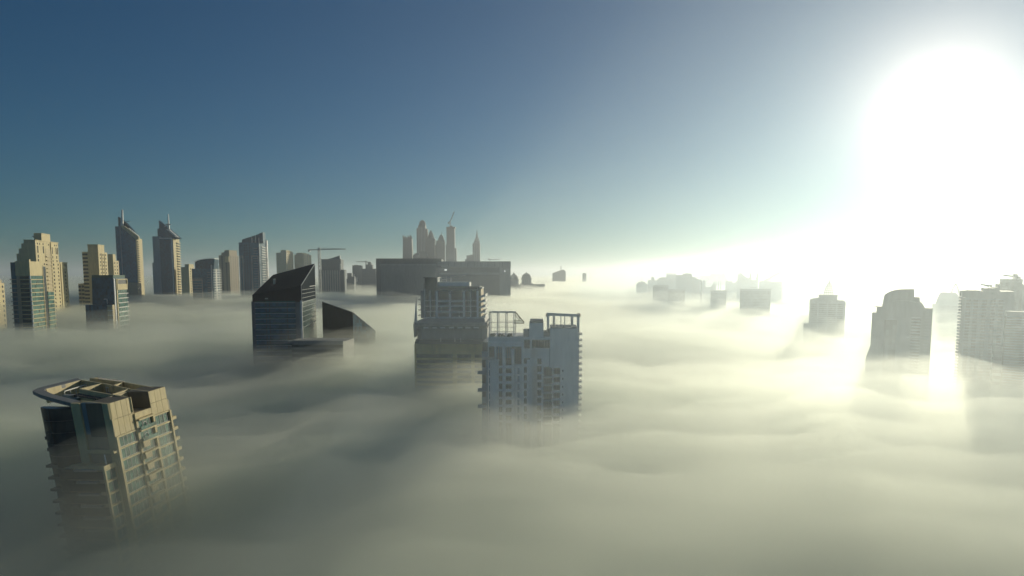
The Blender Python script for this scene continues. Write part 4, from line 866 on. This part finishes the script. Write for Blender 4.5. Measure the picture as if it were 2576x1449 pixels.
# ================= tower with tiered lattice crown =================
def lattice_tower():
    T=Tower('lattice_crown_tower','broad-shouldered tower with three-tier lattice crown and thin spire, standing alone below the sun','office tower',Z7,750,2107,2495,None,508,yaw=-24,depth=34)
    u,z=T.u,T.z; w=T.w
    T.part('wall',MB().box(0,w,0,34,0,z(525)),SIL)
    T.part('shoulder',MB().slab([(0,z(526)),(0,z(503)),(u(2140),z(497)),(u(2140),z(492)),(u(2204),z(487)),(u(2204),z(526))],.5,33),SIL)
    T.part('shoulder',MB().slab([(u(2402),z(526)),(u(2402),z(506)),(u(2478),z(510)),(u(2480),z(516)),(w,z(520)),(w,z(526))],.6,33),SIL)
    T.part('neck',MB().box(u(2204),u(2404),2,32,z(527),z(458)),SIL); T.part('cornice',MB().box(u(2197),u(2412),1,33,z(462),z(451)),SIL)
    for x0,x1,y0,y1,n in ((2260,2355,452,401,5),(2275,2342,400,358,4),(2292,2332,357,326,3)):
        m=MB(); a,b=u(x0),u(x1); v0,v1=6,6+(b-a); t=.35
        for xx in even(a-(b-a)/(2*n-2),b+(b-a)/(2*n-2),n): 
            for vv in (v0,v1): m.box(xx-t,xx+t,vv-t,vv+t,z(y0)-.2,z(y1))
        for vv in even(v0,v1,2):
            for xx in (a,b): m.box(xx-t,xx+t,vv-t,vv+t,z(y0)-.2,z(y1))
        for yy in (y1,(y0+y1)/2):
            for vv in (v0,v1): m.box(a-.6,b+.6,vv-t,vv+t,z(yy)-t,z(yy)+t)
            for xx in (a,b): m.box(xx-t,xx+t,v0,v1,z(yy)-t,z(yy)+t)
        T.part('lattice_tier',m,SIL)
    T.part('spire',MB().lathe(u(2311),12,[(.8,z(327)),(.5,z(300)),(.15,z(272))],8),SIL)
    for x,y in ((2218,422),(2228,436)): T.part('antenna',MB().bar((u(x),5,z(452)),(u(x),5,z(y)),.22),METAL)
    T.part('annex',MB().box(u(2050),0,4,30,0,z(772)),SIL)
    slabs(T,545,850,14,SILG,t=1.3,p=.3)
    T.many('pier',[(u(x)-.8,u(x)+.8,-.9,.2,0,z(530)) for x in (2107+12,2200,2300,2400,2480)],SIL)
lattice_tower()
# ================= right foreground silhouettes =================
def barrel_tower():
    T=Tower('barrel_roof_tower','big silhouetted tower with curved barrel roof and widening base, in the right foreground','apartment tower',Z8,480,312,735,None,560,yaw=-30,depth=36)
    u,z=T.u,T.z; w=T.w
    T.part('wall',MB().slab([(u(180),0),(u(150),z(1100)),(u(190),z(985)),(u(245),z(800)),(u(292),z(570)),(u(300),z(500)),(u(312),z(430)),(u(330),z(418)),(u(365),z(398)),(u(400),z(386)),(u(440),z(377)),(u(480),z(372)),(u(520),z(369)),(u(617),z(368)),(u(617),z(450)),(u(677),z(453)),(u(677),z(500)),(u(700),z(515)),(u(720),z(535)),(u(732),z(555)),(u(735),z(562)),(u(735),0)],0,30),SIL)
    T.part('side_wing',MB().box(u(190),u(240),6,30,0,z(625)).box(u(236),u(296),5,29,0,z(560)),SIL)
    T.part('balcony_plate',MB().box(u(203),u(240),5,12,z(560),z(552)),SIL)
    T.part('side_wing',MB().box(u(733),u(817),3,32,0,z(568)),SIL); T.part('parapet',MB().box(u(733),u(820),2.5,3.2,z(572),z(564)),SIL)
    T.part('front_bay',MB().slab([(u(330),0),(u(380),z(560)),(u(395),z(500)),(u(450),z(488)),(u(560),z(488)),(u(660),z(505)),(u(715),z(560)),(u(715),0)],-3.5,-.02),SIL)
    T.part('recess_glass',MB().box(u(330),u(455),-3.8,-3.4,0,z(690)),SILG)
    a=z(640); st=(z(660)-z(1000))/11
    for q in floors(z(660),ZB,st):
        T.part('balcony',MB().box(u(600),u(700),-5,-3.4,q-.4,q),GREYW); T.part('window',MB().box(u(603),u(697),-3.75,-3.45,q-2.4,q-.45),SILG)
    T.part('balcony',MB().box(u(560),u(800),-4.8,-3.2,z(866),z(860)),GREYW)
    T.many('floor_slab',[(u(735)+.4,u(817),2.5,3.2,q-.4,q) for q in floors(z(600),ZB,st)],GREYW)
barrel_tower()
def arch_tower():
    T=Tower('arch_tower','faint bell-shaped tower with thin pointed arch, between the two big silhouettes','office tower',Z8,850,850,1095,None,470,yaw=-32,depth=30)
    u,z=T.u,T.z
    T.part('wall',MB().slab([(u(845),0),(u(845),z(520)),(u(860),z(470)),(u(875),z(430)),(u(890),z(406)),(u(905),z(401)),(u(1050),z(406)),(u(1072),z(425)),(u(1085),z(455)),(u(1105),z(520)),(u(1105),0)],0,30),SIL)
    T.part('pointed_arch',MB().bar((u(1003),3,z(405)),(u(1012),3,z(370)),.8).bar((u(1012),3,z(370)),(u(1042),3,z(310)),.7).bar((u(1042),3,z(310)),(u(1070),3,z(368)),.8).bar((u(1070),3,z(368)),(u(1098),3,z(432)),.8).bar((u(1098),3,z(432)),(u(1110),3,z(500)),.8).bar((u(1050),3,z(330)),(u(1080),3,z(420)),.4).bar((u(1080),3,z(420)),(u(1100),3,z(480)),.4),SIL)
    T.part('side_wing',MB().box(u(812),u(850),4,26,0,z(525)),SIL)
    slabs(T,540,640,6,SILG,u0=u(850),u1=u(1100),t=1.2,p=.3)
arch_tower()
def right_tower():
    T=Tower('stepped_silhouette_tower','huge silhouetted tower with roof rising in steps and a small roof crane, right foreground','apartment tower',Z8,420,1117,1490,None,392,yaw=-31,depth=34)
    u,z=T.u,T.z; w=T.w
    T.part('wall',MB().box(0,u(1660),0,34,0,T.zt),SIL)
    T.part('upper_block',MB().box(u(1184),u(1300),.6,30,T.zt-1,z(383)).box(u(1300),u(1345),.7,30,T.zt-1,z(390)).box(u(1340),u(1500),.8,30,T.zt-1,z(359)).box(u(1458),u(1520),1,28,z(360),z(350)).box(u(1490),u(1512),1.2,28,z(351),z(318)),SIL)
    T.part('parapet',MB().box(-.3,u(1184),-.3,.4,T.zt-.8,T.zt+.5),SIL)
    st=(z(455)-z(1000))/17
    T.many('balcony',[(-1.6,.4,.5,7,q-.5,q+.4) for q in floors(z(455),ZB,st)],GREYW,60)
    T.many('floor_slab',[(u(1150),u(1560),-.9,.1,q-.35,q) for q in floors(z(470),ZB,st)],GREYW,60)
    T.many('window',[(u(x),u(x+45),-.2,.2,q-2.4,q-.5) for q in floors(z(470),ZB,st) for x in (1165,1240,1330,1420,1500)],SILG,100)
    T.part('balcony_glass',MB().box(u(1125),u(1155),-.6,0,z(461),z(455)),WHITE)
    h=T.part('roof_crane',MB().box(u(1390),u(1396),4,6,z(361),z(332)).box(u(1408),u(1424),3,7,z(352),z(322)).bar((u(1410),5,z(336)),(u(1302),5,z(320)),.45).bar((u(1396),5,z(350)),(u(1330),5,z(326)),.2),METAL)
right_tower()
def back_right():
    T=Tower('flat_top_tower','pale flat-topped tower at the right edge, behind the stepped silhouette and topped by a crane','apartment tower',Z8,620,1507,1740,None,270,yaw=-34,depth=34)
    u,z=T.u,T.z
    T.part('wall',MB().box(0,T.w,0,34,0,T.zt).box(T.w,u(1860),1,33,0,z(320)).box(u(1600),u(1705),2,30,T.zt-1,z(264)).box(u(1495),.1,2,30,0,z(320)),SIL)
    T.part('parapet',MB().box(-.4,T.w+.4,-.4,.4,T.zt-.6,T.zt+.6),SIL); slabs(T,300,600,20,SILG,t=1.2,p=.3)
    T.part('roof_tank',MB().box(u(1580),u(1592),3,7,T.zt-1,z(262)),SIL)
    crane('crane with jib pointing up left on the pale flat-topped tower at the right edge',622,Z8,1662,0,242,1698,1532,224,on=z(266),th=.55)
back_right()
T=simple('foreground_block','silhouetted block cut off by the right edge of the photo, below the flat-topped tower','apartment tower',Z8,345,1572,1830,622,SIL,yaw=-34,depth=30,steps=((1590,1760,618),))
slabs(T,650,1350,26,GREYW,t=.35,p=.9,name='balcony')
T.many('window',[(c-1.3,c+1.3,-.2,.2,q-2.3,q-.5) for q in floors(T.z(650),ZB,(T.z(650)-T.z(1350))/26) for c in even(0,T.w,8)],SILG,100)
T=simple('foreground_block','low silhouetted annex deep in the fog before the stepped silhouette tower','building',Z8,372,1440,1610,980,SIL,yaw=-33,depth=24)
T.many('window',[(c-1.2,c+1.2,-.2,.2,q-2.3,q-.5) for q in floors(T.zt-1,ZB,3.4) for c in even(0,T.w,6)],SILG,60)
# ================= ground, fog, haze =================
g=MB().box(-24000,24000,-3000,30000,-.6,0).obj('ground',mat('ground_sand',(.25,.22,.17),streak=False,scale=.01)); g['kind']='structure'
G=.72; GH=.62
FOGC=(.87,.90,.84)
hz=MB().box(-25000,25000,-4000,31000,-1.6,400).obj('haze',volmat('haze_air',(.84,.90,.96),1.0e-4,GH)); hz['kind']='stuff'
BUMPS=[(-115,485,70,12),(300,600,170,-18),(275,1130,120,22),(395,1010,60,12),(360,960,200,-8),(-108,205,75,-1),(5,320,45,-10),(-35,425,60,-5)]
def billow(X,Y,seed,l):
    wx=fbm(X/l/2,Y/l/2,seed+5,2)*l; return np.abs(fbm((X+wx)/l,(Y-wx)/l,seed,4))*2-.25
def bumps(X,Y): return sum(a*np.exp(-((X-x)**2+(Y-y)**2)/r**2) for x,y,r,a in BUMPS)+14*smooth(30,130,X)*smooth(340,250,Y)*smooth(-150,0,Y)  # last term lifts the right foreground fog to shorten tower shadows
near=lambda X,Y:.35+.65*smooth(1600,500,np.hypot(X,Y))
closed_sheet('fog',lambda X,Y:157+bumps(X,Y)+swell(X,Y,3,300,90,46,24)+12*near(X,Y)*billow(X,Y,77,75),volmat('fog_thin',FOGC,.0036,G),-1.0,step=8,grow=1.016)
closed_sheet('fog',lambda X,Y:148+bumps(X,Y)+swell(X,Y,11,420,110,42,20)+15*near(X,Y)*billow(X,Y,91,60),volmat('fog_mid',FOGC,.011,G),-1.1,step=8,grow=1.016)
closed_sheet('fog',lambda X,Y:137+bumps(X,Y)+swell(X,Y,11,420,110,38,18)+9*near(X,Y)*billow(X,Y,91,60),volmat('fog_dense',FOGC,.036,G),-1.2,step=8,grow=1.016)
closed_sheet('fog',lambda X,Y:110+swell(X,Y,11,420,110,32,8),mat('fog_body',(.62,.68,.66),r=1,var=.02,streak=False,spec=0),-1.3,step=20)  # opaque pale core added inside the fog, mimics its scattered light
MC=(.80,.92,1)
for k in range(4):
    closed_sheet('added_mist',lambda X,Y,k=k:90+(132+9*k)*smooth(5+10*k,120+25*k,X)*smooth(460-20*k,230,Y)*smooth(720,400,X)*smooth(-240,-60,Y)+.25*swell(X,Y,23+k,120,50,20,10),volmat('added_mist_air',MC,2.1e-4,GH),85+k*.1,step=12,grow=1.0,ext=(0,740,-250,480))  # added near the camera at right, imitates lens glare and fills tower shadows
closed_sheet('added_mist',lambda X,Y:95+130*smooth(-85,30,X+.1*Y)*smooth(190,60,X)*smooth(-120,-30,Y)*smooth(325,250,Y),volmat('added_mist_air',MC,4.3e-4,GH),85.7,step=10,grow=1.0,ext=(-130,220,-130,330))  # added before the white tower, a veil that lightens its shaded front
closed_sheet('added_mist',lambda X,Y:120+110*smooth(40,260,X)*smooth(430,600,Y)*smooth(2400,1700,Y)*smooth(1900,1300,X)+swell(X,Y,29,200,80,24,12),volmat('added_mist_air',MC,7.5e-4,GH),85.6,step=16,grow=1.0,ext=(0,2000,430,2450))  # added veil that pales the backlit cluster
